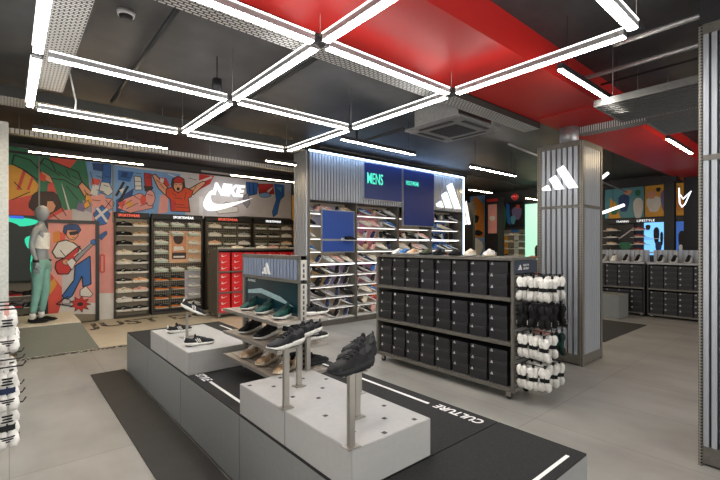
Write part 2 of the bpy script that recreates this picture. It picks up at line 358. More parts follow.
def upper_bm(st, n, m, lin=1):
    S = STY[st]; mb = MB(); rings = []; us = [.02 + .96 * i / n for i in range(n + 1)]; o0, o1 = S['op']
    for u in us:
        w, h = lerp_tab(S['up'], u); zs = lerp_tab(S['sole'], u)[2] - .004; x = (u - .5) * S['L']; ring = []
        for k in range(m + 1):
            a = PI * k / m; ca, sa = math.cos(a), math.sin(a)
            y = w * (1 if ca > 0 else -1) * abs(ca) ** .75 * (1 - .25 * sa * min(1, h / .07)); z = zs + h * sa ** .7
            if o0 < u < o1 and .3 * PI < a < .7 * PI: z = zs + .012; y = y * .85
            ring.append(mb.bm.verts.new((x, y, z)))
        rings.append(ring)
    for i, (A, B) in enumerate(zip(rings, rings[1:])):
        for k in range(m):
            f = mb.bm.faces.new((A[k], A[k + 1], B[k + 1], B[k])); f.smooth = True
            u = (us[i] + us[i + 1]) / 2
            if o0 - .02 < u < o1 + .02 and .28 * PI < PI * (k + .5) / m < .72 * PI: f.material_index = lin
    for R_ in (rings[0], rings[-1][::-1]): mb.bm.faces.new(R_)
    return mb
SHC = {}
def shoe_lo(st, up, so, acc=None):
    """one light mesh: upper, sole and dark collar lining, with a coloured side flash"""
    k = (st, up, so, acc)
    if k not in SHC:
        a = upper_bm(st, 9, 8, 1); b = sole_bm(st, 7); mp = {}
        for v in b.bm.verts: mp[v] = a.bm.verts.new(v.co)
        for f in b.bm.faces: g = a.bm.faces.new([mp[v] for v in f.verts]); g.material_index = 2; g.smooth = True
        b.bm.free(); L = STY[st]['L']; w, h = lerp_tab(STY[st]['up'], .5); zs = lerp_tab(STY[st]['sole'], .5)[2]
        for s in (-1, 1):
            a.face([(x * L, s * (yy + .002), zs + z) for x, z, yy in ((-.2, .012, w * .97), (.02, .034, w * .82), (.16, .034, w * .72), (-.16, .03, w * .9))], 3)
        bmesh.ops.recalc_face_normals(a.bm, faces=a.bm.faces[:])
        me = bpy.data.meshes.new('shoe'); a.bm.to_mesh(me); a.bm.free()
        for mm in (up, M_lining, so, acc or so): me.materials.append(mm)
        SHC[k] = me
    return SHC[k]
M_lining = mat('shoe_lining', (.02, .02, .022), .8)
def shoe_hi(name, label, st, up, so, loc, rz, group=None, pitch=0, lace=None, acc=None, stripes=3, roll=0, over=None):
    root = thing(name, label, 'shoe', loc, 0, group); root.rotation_mode = 'XYZ'
    root.matrix_world = Matrix.Translation(Vector(loc)) @ Matrix.Rotation(rz, 4, 'Z') @ Matrix.Rotation(pitch, 4, 'Y') @ Matrix.Rotation(roll, 4, 'X') @ Matrix.Diagonal((.92, .92, .92, 1))
    k = ('hi', st, up, so, lace, acc, stripes, over)
    if k not in SHC:
        S = STY[st]; L = S['L']; out = []
        def keep(nm, mb, mm):
            bmesh.ops.recalc_face_normals(mb.bm, faces=mb.bm.faces[:]); me = bpy.data.meshes.new(nm); mb.bm.to_mesh(me); mb.bm.free()
            for x in mm: me.materials.append(x)
            out.append((nm, me))
        keep('upper', upper_bm(st, 26, 18, 1), [up, M_lining])
        keep('sole', sole_bm(st, 20), [so])
        sb = MB()                                        # tread
        for i in range(9):
            u = .1 + .09 * i; w, z0, _ = lerp_tab(S['sole'], u); x = (u - .5) * L; sb.box(x - .009, -w * .8, max(.0005, z0 - .004), x + .009, w * .8, z0 + .004)
        keep('tread', sb, [M_lining])
        lb = MB()
        for i in range(6):
            u = .42 + .047 * i; w, h = lerp_tab(S['up'], u); zs = lerp_tab(S['sole'], u)[2]; x = (u - .5) * L
            pts = []
            for j in range(7):
                a = PI * (.30 + .40 * j / 6); ca, sa = math.cos(a), math.sin(a)
                pts.append((x + (.008 if i % 2 else -.008) * (j - 3) / 3, w * (1 if ca > 0 else -1) * abs(ca) ** .75 * (1 - .25 * sa * min(1, h / .07)), zs + h * sa ** .7 + .001))
            lb.tube(pts, .0032, 5)
        keep('laces', lb, [lace or so])
        w, h = lerp_tab(S['up'], .36); zs = lerp_tab(S['sole'], .36)[2]     # padded tongue
        tb = MB(); tb.tube([((.40 - .5) * L, 0, zs + h * .75), ((.35 - .5) * L, 0, zs + h + .004), ((.325 - .5) * L, 0, zs + h + .010)], [.016, .019, .013], 10)
        for v in tb.bm.verts: v.co.x = (v.co.x - (.36 - .5) * L) * .55 + (.36 - .5) * L
        keep('tongue', tb, [up])
        if stripes:
            for s in (-1, 1):
                cb = MB()
                for q in range(3):
                    u0 = .40 + .06 * q; pr = []
                    for uu, f0 in ((u0, .10), (u0 - .05, .42), (u0 - .075, .72)):
                        w, h = lerp_tab(S['up'], uu); zs = lerp_tab(S['sole'], uu)[2]; a = math.asin(min(1, f0 ** (1 / .7))); ca, sa = math.cos(a), math.sin(a)
                        pr.append(((uu - .5) * L, s * (w * abs(ca) ** .75 * (1 - .25 * sa * min(1, h / .07)) + .0022), zs - .004 + h * f0))
                    for A, B in zip(pr, pr[1:]): cb.face([A, (A[0] + .0085, A[1], A[2]), (B[0] + .0085, B[1], B[2]), B])
                keep('side_stripes', cb, [acc or so])
        w, h = lerp_tab(S['up'], .06); zs = lerp_tab(S['sole'], .03)[2]
        hb = MB().tube([((.035 - .5) * L, 0, zs + .02), ((.02 - .5) * L, 0, zs + h * .8), ((.03 - .5) * L, 0, zs + h + .004)], [.008, .008, .006], 8)
        keep('heel_tab', hb, [acc or so])
        for nm, ua, ub, lo, hi in (('toe_guard', .85, .972, .02, .62), ('heel_counter', .035, .22, .02, .55), ('midfoot_overlay', .44, .60, .03, .45)):
            for s in (-1, 1):
                ob = MB(); gr = []
                for i in range(7):
                    u = ua + (ub - ua) * i / 6; w, h = lerp_tab(S['up'], u); zs = lerp_tab(S['sole'], u)[2] - .004; row = []
                    for j in range(5):
                        f0 = lo + ((hi - .12 * abs(i - 3)) - lo) * j / 4 if nm == 'midfoot_overlay' else lo + (hi - lo) * j / 4; f0 = max(f0, .01)
                        a = math.asin(min(1, f0 ** (1 / .7))); ca, sa = math.cos(a), math.sin(a)
                        row.append(ob.bm.verts.new(((u - .5) * L, s * (w * abs(ca) ** .75 * (1 - .25 * sa * min(1, h / .07)) + .0014), zs + h * f0 + .0008)))
                    gr.append(row)
                for A, B in zip(gr, gr[1:]):
                    for j in range(4): ob.bm.faces.new((A[j], A[j + 1], B[j + 1], B[j])).smooth = True
                keep(nm, ob, [over or up])
        SHC[k] = out
    for nm, me in SHC[k]: link(nm, me, root)
    return root
def shoe_far(label, st, up, so, loc, rz, group, acc=None, name='sneaker', pitch=0):
    o = link(name, shoe_lo(st, up, so, acc), None, loc); o.rotation_euler = (0, pitch, rz)
    if group == 'sneakers on the mural wall': o.scale = (1.1, 1.1, 1.32)
    return tag(o, label, 'shoe', group)
S_ = {n: mat('shoe_' + n, c, .65, spec=.3) for n, c in dict(white='#dedcd6', black='#0c0c0d', grey='#85858a', cream='#d8cdb8', tan='#b99a78', green='#15413a', mint='#b4cbb9', orange='#d07a35', pink='#e0a9a0', red='#b42a2a', navy='#25304f', blue='#3b6fb0', olive='#565a43', silver='#a9adb0', peach='#e3b48f', charcoal='#1e1f22', darkgreen='#0f2623').items()}

# ================================================================== MURAL-WALL SHOE BAYS (face -y)
YW = 10.12
M_bayback = mat('bay_back', '#857c6b', .6, var=.06)
M_net = pattern_mat('diamond_net', '#2b2a24', '#857d6b', 'checker', 30, .6, 0, .5, (1, 1, 1), (0, PI / 4, 0))
M_mesh = M_net
M_bracket = mat('shelf_bracket', '#d9d4c8', .4); M_bayframe = mat('bay_frame', '#453f35', .5, .2)
def bay(label, x0, x1, back, z1=2.14, rounded=False):
    t = thing('shoe_display_bay', label, 'shoe display wall', (x0, YW, 0)); w = x1 - x0
    MB().box(.02, -.06, .06, w - .02, 0, z1).build('back_panel', back, t)
    for x in (0, w - .03): MB().box(x, -.1, 0, x + .03, 0, z1 + .02).build('upright', M_bayframe, t)
    MB().box(0, -.12, 0, w, -.0, .06).build('base_rail', M_bayframe, t)
    if rounded: MB().box(.03, -.085, z1 - .03, w - .03, -.06, z1).box(.03, -.085, .06, w - .03, -.06, .1).build('rim', M_black, t)
    MB().box(0, -.12, z1 + .02, w, 0, z1 + .135).build('header_strip', M_black, t)
    return t
def bracket(t, x, z, w=.28, m=None): MB().box(x - w / 2, -.19, z - .012, x + w / 2, -.06, z).build('shoe_shelf', m or M_bracket, t)
N = 'sneakers on the mural wall'
b1 = bay('grey slatted shoe bay beside the guitarist poster, two columns of sneakers', 1.70, 2.36, M_bayback)
tops = ['black', 'black', 'black', 'cream', 'cream', 'black', 'charcoal', 'cream', 'white', 'black', 'black']
tops2 = ['tan', 'tan', 'tan', 'charcoal', 'black', 'charcoal', 'peach', 'pink', 'black', 'charcoal', 'charcoal']
def col_word(m): return m
for r in range(10):
    z = 1.98 - r * .202
    for c, x in enumerate((.18, .49)):
        u = (tops, tops2)[c][r]; so = 'white' if not (c == 0 and r < 3) else 'black'
        bracket(b1, x, z)
        shoe_far(f'{u} sneaker, {ORD[r+1]} from the top, {("column beside the guitarist poster", "column next to the diamond-net bay")[c]}', 'court', S_[u], S_[so], (1.70 + x, YW - .125, z), 0, N, S_['white'] if u in ('black', 'charcoal') else S_['black'])
b2 = bay('diamond-net shoe bay with a sneaker poster set into it', 2.42, 3.54, M_net, rounded=True)
xs = (.2, .55, .9)
for r in range(10):
    z = 2.0 - r * .205
    for c in range(3):
        if c == 1 and 2 <= r <= 4: continue
        x = xs[c] + (.02 if c == 2 else 0)
        u, so = ('white', 'mint') if r < 6 else (('charcoal', 'orange') if c < 2 else ('white', 'silver'))
        if c == 2 and 2 <= r <= 4: u, so = 'cream', 'white'
        bracket(b2, x, z)
        shoe_far(f'{u} sneaker with {so} sole, {ORD[r+1]} down in the {("first", "middle", "last")[c]} column of the poster bay', 'runner', S_[u], S_[so], (2.42 + x, YW - .125, z), 0, N, S_['grey'])
MB().box(.72, -.075, .30, 1.08, -.06, .98).build('pale_panel', mat('pale_panel', '#c9c6cc', .5), b2)
po = thing('sneaker_poster', 'peach poster of a sneaker and a dark-haired head in the diamond-net bay', 'poster', (2.42 + .37, YW - .08, 1.16))
MB().box(0, -.012, 0, .72, 0, .74, bev=.003).build('panel', mat('poster_peach', '#dfb48e', .5), po)
pb = MB(); pb.box(.05, -.015, .08, .38, -.0125, .70, 0)
pb.prism([(.2 + .11 * math.cos(a) * (1 + .08 * math.sin(5 * a)), .55 + .12 * math.sin(a)) for a in [i * PI / 10 for i in range(20)]], -.0165, -.0152, mi=1)
pb.prism([(.1, .38), (.3, .38), (.33, .3), (.1, .28)], -.0165, -.0152, mi=2); pb.prism([(.06, .09), (.37, .09), (.37, .24), (.06, .24)], -.0165, -.0152, mi=3); pb.prism([(.09, .12), (.34, .12), (.34, .16), (.09, .16)], -.018, -.0166, mi=2)
pb.build('print', [mat('poster_skin', '#c98e66', .5), mat('poster_hair', '#3a241c', .5), S_['white'], mat('poster_ink', '#3c3030', .5)], po)
b3 = bay('diamond-net shoe bay above the red-box shelving, three columns of pale sneakers', 3.62, 4.80, M_net)
b4 = bay('second diamond-net shoe bay above the red-box shelving, next to the corrugated wall', 4.86, 6.06, M_net)
cc = [['cream', 'olive', 'black'], ['white', 'charcoal', 'silver'], ['peach', 'olive', 'white'], ['white', 'black', 'grey']]
for bi, (b, x0) in enumerate(((b3, 3.62), (b4, 4.86))):
    for r in range(4):
        z = 2.0 - r * .205
        for c in range(3):
            x = .22 + c * .38; bracket(b, x, z); u = cc[r][(c + bi) % 3] if c != 1 else ('olive', 'charcoal')[bi]
            shoe_far(f'{u} sneaker, {ORD[r+1]} shelf down, {("first", "middle", "last")[c]} column, bay {("just past the poster bay", "beside the corrugated wall")[bi]}', 'court', S_[u], S_['white'], (x0 + x, YW - .125, z), 0, N, S_['grey'])
MB().box(6.1, YW - .1, 0, 6.5, YW, 2.5).build('x', M_black) if False else None
yp = thing('yellow_display_panel', 'yellow lit panel with small shelves beside the corrugated wall', 'display panel', (6.08, YW, 0))
MB().box(0, -.06, .5, .55, 0, 2.98).build('panel', mat('yellow_panel', '#e8b04a', .5), yp)
for r in range(4): MB().box(.02, -.2, 2.24 - r * .25, .5, -.06, 2.255 - r * .25).build('shelf', M_white, yp)
# low bay by the screen, mostly behind the mannequin
b0 = bay('low shoe shelf under the dark screen beside the mannequin', -.15, .5, M_bayback, .86)
for r in range(3):
    for c in range(2):
        bracket(b0, .2 + .29 * c, .62 - .22 * r)
        shoe_far(f'{("red-soled", "black")[c]} sneaker, {("top", "middle", "bottom")[r]} row of the low shelf under the screen', 'court', S_['black'], S_[('red', 'black')[c]], (-.15 + .2 + .29 * c, YW - .125, .62 - .22 * r), 0, N)
# header lettering (small backlit words over the bays)
M_hdr = mat('header_lit', (.95, .97, 1), emit=.5); M_hdr_red = mat('header_red', srgb('#e8604a'), emit=.42)
def strip(t, x, w, z, m, txt='SPORTSWEAR'):
    text('header_word', txt, .1, m, t, (x, -.123, z), fitw=w, fith=.06, depth=.004, offset=.0015)
strip(b1, .06, .42, 2.18, M_hdr_red); strip(b2, .45, .46, 2.18, M_hdr); strip(b3, .3, .5, 2.18, M_hdr_red); strip(b4, .35, .46, 2.18, M_hdr)
# illuminated letters and curved tick on the mural
ns = thing('illuminated_wall_sign', 'white lit block letters over a long curved tick on the mural', 'sign', (3.55, YW - .14, 2.40))
mb = MB(); W_ = 1.28
mb.prism([(x * W_, z * W_) for x, z in SW], -.04, 0); mb.build('tick', M_logo, ns)
text('lettering', 'NIKE', .4, M_logo, ns, (.22, 0, .40), fitw=.84, fith=.30, shear=.25, offset=.014, depth=.05, space=.92)

# ================================================================== SHOE BOXES
def box_mesh(nm, w, d, h, mi_logo, kind, mats):
    """front at local -y; root origin bottom centre"""
    mb = MB(); mb.box(-w / 2, 0, 0, w / 2, d, h - .03, 0)
    lid = MB(); lid.box(-w / 2 - .002, -.003, h - .034, w / 2 + .002, d + .003, h, 2)
    if kind == 'bars':
        for b in BARS: lid.face([(-w / 2 + .012 + x * .036, -.0045, h - .032 + z * .05) for x, z in b], 1)
    else:
        for s in ((-.0045, -w * .42 + .03, h * .30, w * .62),): mb.bm.faces.new([mb.bm.verts.new((s[1] + x * s[3], -.0015, s[2] + z * s[3])) for x, z in SW]).material_index = 1
    out = []
    for n2, m in (('body', mb), ('lid', lid)):
        for f in m.bm.faces: pass
        me = bpy.data.meshes.new(n2); 
        m.bm.normal_update(); m.bm.to_mesh(me); m.bm.free()
        for k in mats: me.materials.append(k)
        out.append(me)
    return out
M_cardb = mat('black_card', (.018, .018, .02), .42, var=.2, scale=8); M_cardl = mat('black_card_lid', (.027, .027, .03), .38, var=.15, scale=8); M_cardr = mat('red_card', '#de242c', .45, var=.05, scale=8)
BB = box_mesh('b', .205, .33, .118, 1, 'bars', [M_cardb, S_['white'], M_cardl])
RB = box_mesh('r', .235, .33, .132, 1, 'tick', [M_cardr, S_['white'], M_cardr])
FB = box_mesh('f', .235, .33, .118, 1, 'bars', [M_cardb, S_['white'], M_cardl])
def sbox(meshes, label, loc, rz, group, tone='black'):
    o = link('shoe_box', meshes[0], None, loc, (0, 0, rz)); link('lid', meshes[1], o); return tag(o, label, 'shoe box', group)
def place(root_loc, rz, x, y, z):
    c, s = math.cos(rz), math.sin(rz); return (root_loc[0] + x * c - y * s, root_loc[1] + x * s + y * c, root_loc[2] + z)

def caster(t, x, y):
    w = MB().tube([(x, y - .012, .035), (x, y + .012, .035)], .035, 14).build('wheel', M_black, None)
    k = MB().box(x - .02, y - .02, .07, x + .02, y + .02, .09).box(x - .026, y - .017, .03, x + .026, y - .013, .075).box(x - .026, y + .013, .03, x + .026, y + .017, .075).build('caster', M_steel, t); w.parent = k
# ---- red-box gondola below the mural wall (faces -y)
RG = (3.36, 8.62, 0); t = thing('red_box_shelving_unit', 'wheeled shelving unit full of red shoe boxes in front of the mural wall', 'shelving unit', RG)
for z in (.12, .56, 1.01): MB().box(.03, 0, z - .035, 2.7, .5, z).build('shelf', M_frame, t)
MB().box(0, -.01, 1.455, 2.73, .52, 1.49).build('top_deck', M_frame, t)
MB().box(0, 0, .09, .03, .5, 1.46).build('end_panel', M_perf, t); MB().box(2.7, 0, .09, 2.73, .5, 1.46).build('end_panel', M_perf, t)
MB().box(.03, .48, .12, 2.7, .5, 1.46).build('back_panel', M_dark, t)
for x in (.06, 2.66):
    for y in (.06, .44): caster(t, x, y)
for sh, z in enumerate((1.01, .56, .12)):
    for c in range(9):
        for k in range(3):
            if z == .12 and c > 5: continue
            sbox(RB, f'{("bottom", "middle", "top")[k]} red box, {ORD[c+1]} stack from the perforated end, {("upper", "middle", "lowest")[sh]} shelf under the mural', place(RG, 0, .17 + c * .285, .03, z + k * .1335), 0, 'red shoe boxes under the mural wall')
for i in range(8):
    u = ['olive', 'cream', 'black', 'white', 'pink', 'tan', 'charcoal', 'white'][i]
    shoe_far(f'{u} low sneaker on top of the red-box unit, {ORD[i+1]} from its perforated end', 'court', S_[u], S_['white'], place(RG, 0, .25 + i * .3, .22, 1.49), .3 * (i % 3) - .3, 'sneakers on top of the red-box unit', S_['grey'])
# ================================================================== CORRUGATED CLADDING
def corrug(mb, x0, x1, z0, z1, y, pitch=.075, dep=.02, mi=None):
    n = max(1, round((x1 - x0) / pitch)); p = (x1 - x0) / n; prof = []
    for i in range(n):
        x = x0 + i * p; prof += [(x, y), (x + p * .08, y - dep), (x + p * .74, y - dep), (x + p * .82, y)]
    prof.append((x1, y))
    A = [mb.bm.verts.new((px, py, z0)) for px, py in prof]; B = [mb.bm.verts.new((px, py, z1)) for px, py in prof]
    for i in range(len(prof) - 1): mb.bm.faces.new((A[i], A[i + 1], B[i + 1], B[i]))
    C = [mb.bm.verts.new((px, y + .01, z0)) for px, py in (prof[0], prof[-1])]; D = [mb.bm.verts.new((px, y + .01, z1)) for px, py in (prof[0], prof[-1])]
    mb.bm.faces.new((C[0], D[0], D[1], C[1])); mb.bm.faces.new(B + [D[1], D[0]]); mb.bm.faces.new([C[0], C[1]] + A[::-1])
    mb.bm.faces.new((A[0], B[0], D[0], C[0])); mb.bm.faces.new((A[-1], C[1], D[1], B[-1])); return mb

# ================================================================== TALL WALL WITH BLUE SIGNS (faces -y)
AX, AY, AW = 4.22, 6.45, 4.80
t = thing('shoe_display_unit', 'tall corrugated metal shoe wall with blue signs, edged in white light', 'shoe display wall', (AX, AY, 0)); AD = t
H = 3.33
M_back = mat('wall_back_cream', '#b9ad9a', .6, var=.1, scale=4)
MB().box(.02, .42, .05, AW - .02, .45, H).build('back_panel', M_back, t)
for n_, (x0, x1, z0, z1, c) in enumerate([(.03, .34, 1.22, 2.36, '#e0b667'), (.36, 1.2, 1.9, 2.36, '#c9c7de'), (.36, .75, .55, 1.17, '#e8c58d'), (.78, 1.2, .7, 1.17, '#c7b2dc'), (1.26, 1.75, 1.5, 2.36, '#d98fb4'), (1.78, 2.1, 1.5, 2.36, '#e39aa0'), (1.4, 2.3, .75, 1.17, '#c98ca8'), (1.9, 2.3, .35, .72, '#d9793c'), (2.55, 2.9, 1.2, 2.0, '#d06a4a'), (3.7, 4.6, 1.2, 2.35, '#6a87b8'), (.1, 1.2, .1, .52, '#cdb59a')]):
    MB().box(x0, .405, z0, x1, .42, z1).build('graphic_panel', mat('graphic_' + str(n_), c, .5), t)
mb = MB(); corrug(mb, .02, AW - .04, 2.42, H - .03, -.0, .07, .03); mb.build('corrugated_header', M_corr, t)
MB().box(.02, .0115, 2.42, AW - .02, .41, H - .03).build('header_box', M_frame, t)
e = MB(); corrug(e, -.45, 0, .02, H, .0, .075, .03); eo = e.build('end_cladding', M_corr, t, None, (0, 0, -PI / 2)); MB().box(0, .0, .02, .018, .45, H).build('end_frame', M_frame, t)
MB().box(-.002, -.03, .02, .03, 0, H).build('corner_post', M_frame, t)
fr = MB().box(0, -.03, H - .02, AW, .45, H + .02).box(AW - .04, -.03, 0, AW, .45, H - .02); fr.build('frame', M_frame, t)
MB().box(.0, -.042, H - .018, AW - .05, -.03, H + .012).build('light_strip', M_ledblue, t)
MB().box(AW - .038, -.042, 1.0, AW - .006, -.03, H + .012).build('light_strip', M_ledblue, t)
M_shfill = mat('shelf_fill', (1, .95, .88), emit=1.3)  # glow strips added under every shelf to brighten the back panels
BX = [(.03, 1.2), (1.24, 2.43), (2.47, 3.56), (3.6, 4.74)]
ZS = [2.19, 1.95, 1.70, 1.45, 1.20, .98, .76, .54, .33, .12]
for i, z in enumerate(ZS):
    for b, (x0, x1) in enumerate(BX):
        if b >= 2 and z < .9: continue
        MB().box(x0, .1, z - .018, x1, .40, z).build('shelf', M_white, t)
        MB().box(x0 + .02, .13, z - .026, x1 - .02, .145, z - .018).build('shelf_fill', M_shfill, t)
        if (z == 1.20 and b < 2) or (z == 1.70 and b > 0): MB().box(x0, .088, z - .02, x1, .1, z + .004).build('shelf_light', M_led, t)
for x in (1.2, 2.43, 3.56): MB().box(x, .05, .05, x + .04, .42, 2.42).build('divider', M_frame, t)
MB().box(.03, .05, 0, AW - .04, .42, .1).build('plinth', M_frame, t)
for x0, x1, z0, z1 in ((.36, 1.14, 1.69, 2.24), (.36, 1.14, 1.44, 1.65)):
    MB().box(x0, .04, z0, x1, .075, z1).build('blue_board', mat('board_blue', '#2d4f9f', .45, var=.04), t)
    MB().box(x0 - .02, .045, z0 - .02, x1 + .02, .08, z1 + .02).build('board_frame', M_gal, t)
# blue lit sign panels
M_mint = mat('mint_letters', srgb('#4fd6b4'), emit=.5)
for x0, x1, z0, z1, txt, tw, th, tz in ((1.33, 2.43, 2.53, 3.27, 'MENS', .44, .23, 2.84), (2.49, 3.53, 2.02, 3.27, 'FOOTWEAR', .42, .10, 2.92)):
    sg = thing('hanging_sign', f'deep blue sign panel reading {txt} in mint letters', 'sign', (AX + x0, AY - .05, z0), 0)
    MB().box(0, -.03, 0, x1 - x0, .02, z1 - z0, bev=.004).build('panel', M_blue, sg)
    MB().box(-.02, -.02, -.02, x1 - x0 + .02, .02, 0).box(-.02, -.02, 0, 0, .02, z1 - z0 + .02).box(x1 - x0, -.02, 0, x1 - x0 + .02, .02, z1 - z0 + .02).build('frame', M_gal, sg)
    text('lettering', txt, .2, M_mint, sg, (.07, -.033, tz - z0), fitw=tw, fith=th, depth=.006, offset=.001)
three_bars('lit_bar_emblem', 1.02, M_logo, None, (AX + 3.6, AY - .03, 2.5), d=.04)
tag(bpy.data.objects['lit_bar_emblem'], 'large lit three-bar emblem at the end of the corrugated shoe wall', 'sign')
mixes = [('white', 'silver'), ('black', 'white'), ('charcoal', 'white'), ('grey', 'white'), ('navy', 'white'), ('cream', 'white'), ('black', 'black'), ('red', 'white'), ('silver', 'white'), ('pink', 'white'), ('blue', 'white'), ('tan', 'cream')]
rnd = random.Random(3)
bn = ('bay with the blue boards', 'bay beneath the sign reading MENS', 'bay beneath the long blue sign', 'bay beneath the bar emblem')
for i, z in enumerate(ZS):
    for b, (x0, x1) in enumerate(BX):
        if b >= 2 and z < 1.1: continue
        for k in range(5):
            x = x0 + (x1 - x0) * (k + .5) / 5
            if b == 0 and .34 < x < 1.14 and 1.4 < z < 2.0: continue
            if b == 1 and z < 1.1 and x > 1.9: continue
            if b == 2 and z > 1.9: continue
            u, so = rnd.choice(mixes if not (b == 0 and z < 1.2) else mixes[1:5] + mixes[6:7])
            shoe_far(f'{u} sneaker, {ORD[i+1]} shelf down and {ORD[k+1]} along in the {bn[b]}', rnd.choice(('runner', 'chunky')), S_[u], S_[so], (AX + x, AY + .23, z + .052), -PI / 2 + rnd.choice((-.95, -.7, .55, .8)), pitch=.36, group='sneakers on the corrugated shoe wall', acc=S_['grey'] if u == 'white' else S_['white']).scale = (1.14, 1.14, 1.14)
shoe_far('black sneaker alone on the ledge of the larger blue board', 'runner', S_['black'], S_['black'], (AX + 1.0, AY - .02, 1.69), .1, 'sneakers on the corrugated shoe wall') if False else None
t2 = thing('shoe_ledge', 'small clear ledge holding one black shoe in front of the blue boards', 'shelf', (AX + .98, AY, 1.66)); MB().box(-.17, -.09, 0, .17, .038, .012).build('ledge', M_white, t2); MB().box(-.17, .03, .012, .17, .038, .05).build('back_lip', M_white, t2)
shoe_far('black sneaker alone on the small ledge in front of the blue boards', 'runner', S_['black'], S_['black'], (AX + .98, AY - .035, 1.672), .1, 'sneakers on the corrugated shoe wall', S_['charcoal'])
area('header_wash', (AX + 2.3, AY - .1, 3.40), (AX + 2.3, AY + .05, 2.6), 4.6, .04, 14, (.45, .65, 1))

# ================================================================== PILLARS
def pillar(label, x0, y1, wy, wx, h, band, pitch, post=.05):
    """faces -x and -y; near corner at (x0, y1 - wy)"""
    t = thing('corrugated_pillar', label, 'pillar', (x0 + wx / 2, y1 - wy / 2, 0)); a, b = wx / 2, wy / 2
    MB().box(-a + .03, -b + .03, 0, a - .03, b - .03, h - .01).build('core', M_dark, t)
    for sx in (-1, 1):
        for sy in (-1, 1): MB().box(sx * (a - post / 2) - post / 2, sy * (b - post / 2) - post / 2, 0, sx * (a - post / 2) + post / 2, sy * (b - post / 2) + post / 2, h).build('corner_post', M_perf, t)
    for k, (w, dd) in enumerate(((wy, a), (wx, b), (wy, a), (wx, b))):
        rz = (-PI / 2, 0, PI / 2, PI)[k]; q = w / 2 - post
        mb = MB(); corrug(mb, -q, q, .14, band - .02, -dd + .045, pitch, .036); mb.build('lower_cladding', M_corr, t, None, (0, 0, rz))
        mb = MB(); corrug(mb, -q, q, band + .02, h - .07, -dd + .045, pitch, .036); mb.build('upper_cladding', M_corr, t, None, (0, 0, rz))
        for z0, z1 in ((.02, .14), (band - .02, band + .02), (h - .07, h)): MB().box(-q, -dd + .004, z0, q, -dd + .03, z1).build('frame_rail', M_frame, t, None, (0, 0, rz))
    MB().box(-a, -b, h - .01, a, b, h).build('cap', M_frame, t); return t
p1 = pillar('tall corrugated metal pillar with a lit three-bar emblem, middle of the sales floor', 5.6, 2.77, .60, .66, 2.92, 2.07, .072)
MB().cyl(-.02, 0, 2.92, 3.2, .12, 24).build('round_core', M_gal, p1)
em = three_bars('lit_bar_emblem', .50, M_logo, None, (5.565, 2.71, 2.30), (0, 0, -PI / 2), d=.03); tag(em, 'lit three-bar emblem on the upper part of the corrugated pillar', 'sign')
tag(struct(MB().box(5.2, 1.95, 3.185, 6.5, 2.55, 3.2).build('trim_red_collar', M_red)))
p2 = pillar('corrugated metal column at the picture edge, cut off by the frame', 3.72, .67, .95, .7, 3.11, 2.17, .046, .022)
MB().box(-.35, -.47, 3.11, .35, .47, 3.49).build('bulkhead', M_black, p2)
o = MB().box(-.75, 7.2, 0, -.008, 7.55, 3.2, bev=.01).build('pale_wall_pier', mat('pier_white', '#d0d3cf', .5)); tag(o, 'pale wall pier standing before the mural, cut off by the picture edge', 'pillar')

# ================================================================== BLACK SHOE-BOX GONDOLA (faces -x)
GL = (3.80, 4.12, 0); R9 = -PI / 2
t = thing('shoe_box_gondola', 'wheeled steel gondola packed with black shoe boxes beside the black carpeted platform', 'shelving unit', GL, R9); LEN, DEP = 2.0, .46
SHZ = (.13, .585, 1.03)
for z in SHZ: MB().box(.03, -.01, z - .035, LEN - .03, DEP, z).build('shelf', M_frame, t)
MB().box(0, -.015, 1.405, LEN, DEP + .01, 1.435).build('top_deck', M_frame, t)
for x in (0, LEN - .03):
    for y in (0, DEP - .035): MB().box(x, y, .09, x + .03, y + .035, 1.405).build('upright', M_frame, t)
MB().box(.008, .036, .1, .022, DEP - .036, 1.4).build('end_panel', M_perf, t)
M_slot = pattern_mat('slotted_panel', '#15171b', '#8f8e8a', 'slots', 11, .45, .4, .5, (1, 1, 1), (PI / 2, 0, PI / 2))
MB().box(LEN - .022, .036, .1, LEN - .008, DEP - .036, 1.26).build('slotted_end_panel', M_slot, t)
MB().box(.03, DEP - .012, .1, LEN - .03, DEP, 1.4).build('back_panel', M_dark, t)
for x in (.08, LEN - .08):
    for y in (.06, DEP - .06): caster(t, x, y)
sn = MB().box(LEN, .0, 1.275, LEN + .012, DEP, 1.40).build('header_sign', mat('sign_slate', '#2b3442', .5), t)
three_bars('emblem', .085, M_white, sn, (LEN + .0135, .05, 1.31), (0, 0, PI / 2), d=.003)
text('lettering', 'BUILT FOR', .05, M_white, sn, (LEN + .0135, .17, 1.345), (PI / 2, 0, PI / 2), fitw=.11, fith=.022, depth=.002); text('lettering', 'SPORT', .05, M_white, sn, (LEN + .0135, .17, 1.31), (PI / 2, 0, PI / 2), fitw=.11, fith=.022, depth=.002)
rnd = random.Random(5)
for sh, z in enumerate(SHZ):
    for c in range(8):
        for k in range(3):
            sbox(BB, f'{("bottom", "middle", "top")[k]} black box, {ORD[8-c]} stack from the sock end, {("lowest", "middle", "upper")[sh]} shelf of the wheeled gondola', place(GL, R9, .155 + c * .237, .018 + rnd.random() * .02, z + k * .1195), R9 + rnd.uniform(-.015, .015), 'black shoe boxes on the wheeled gondola')
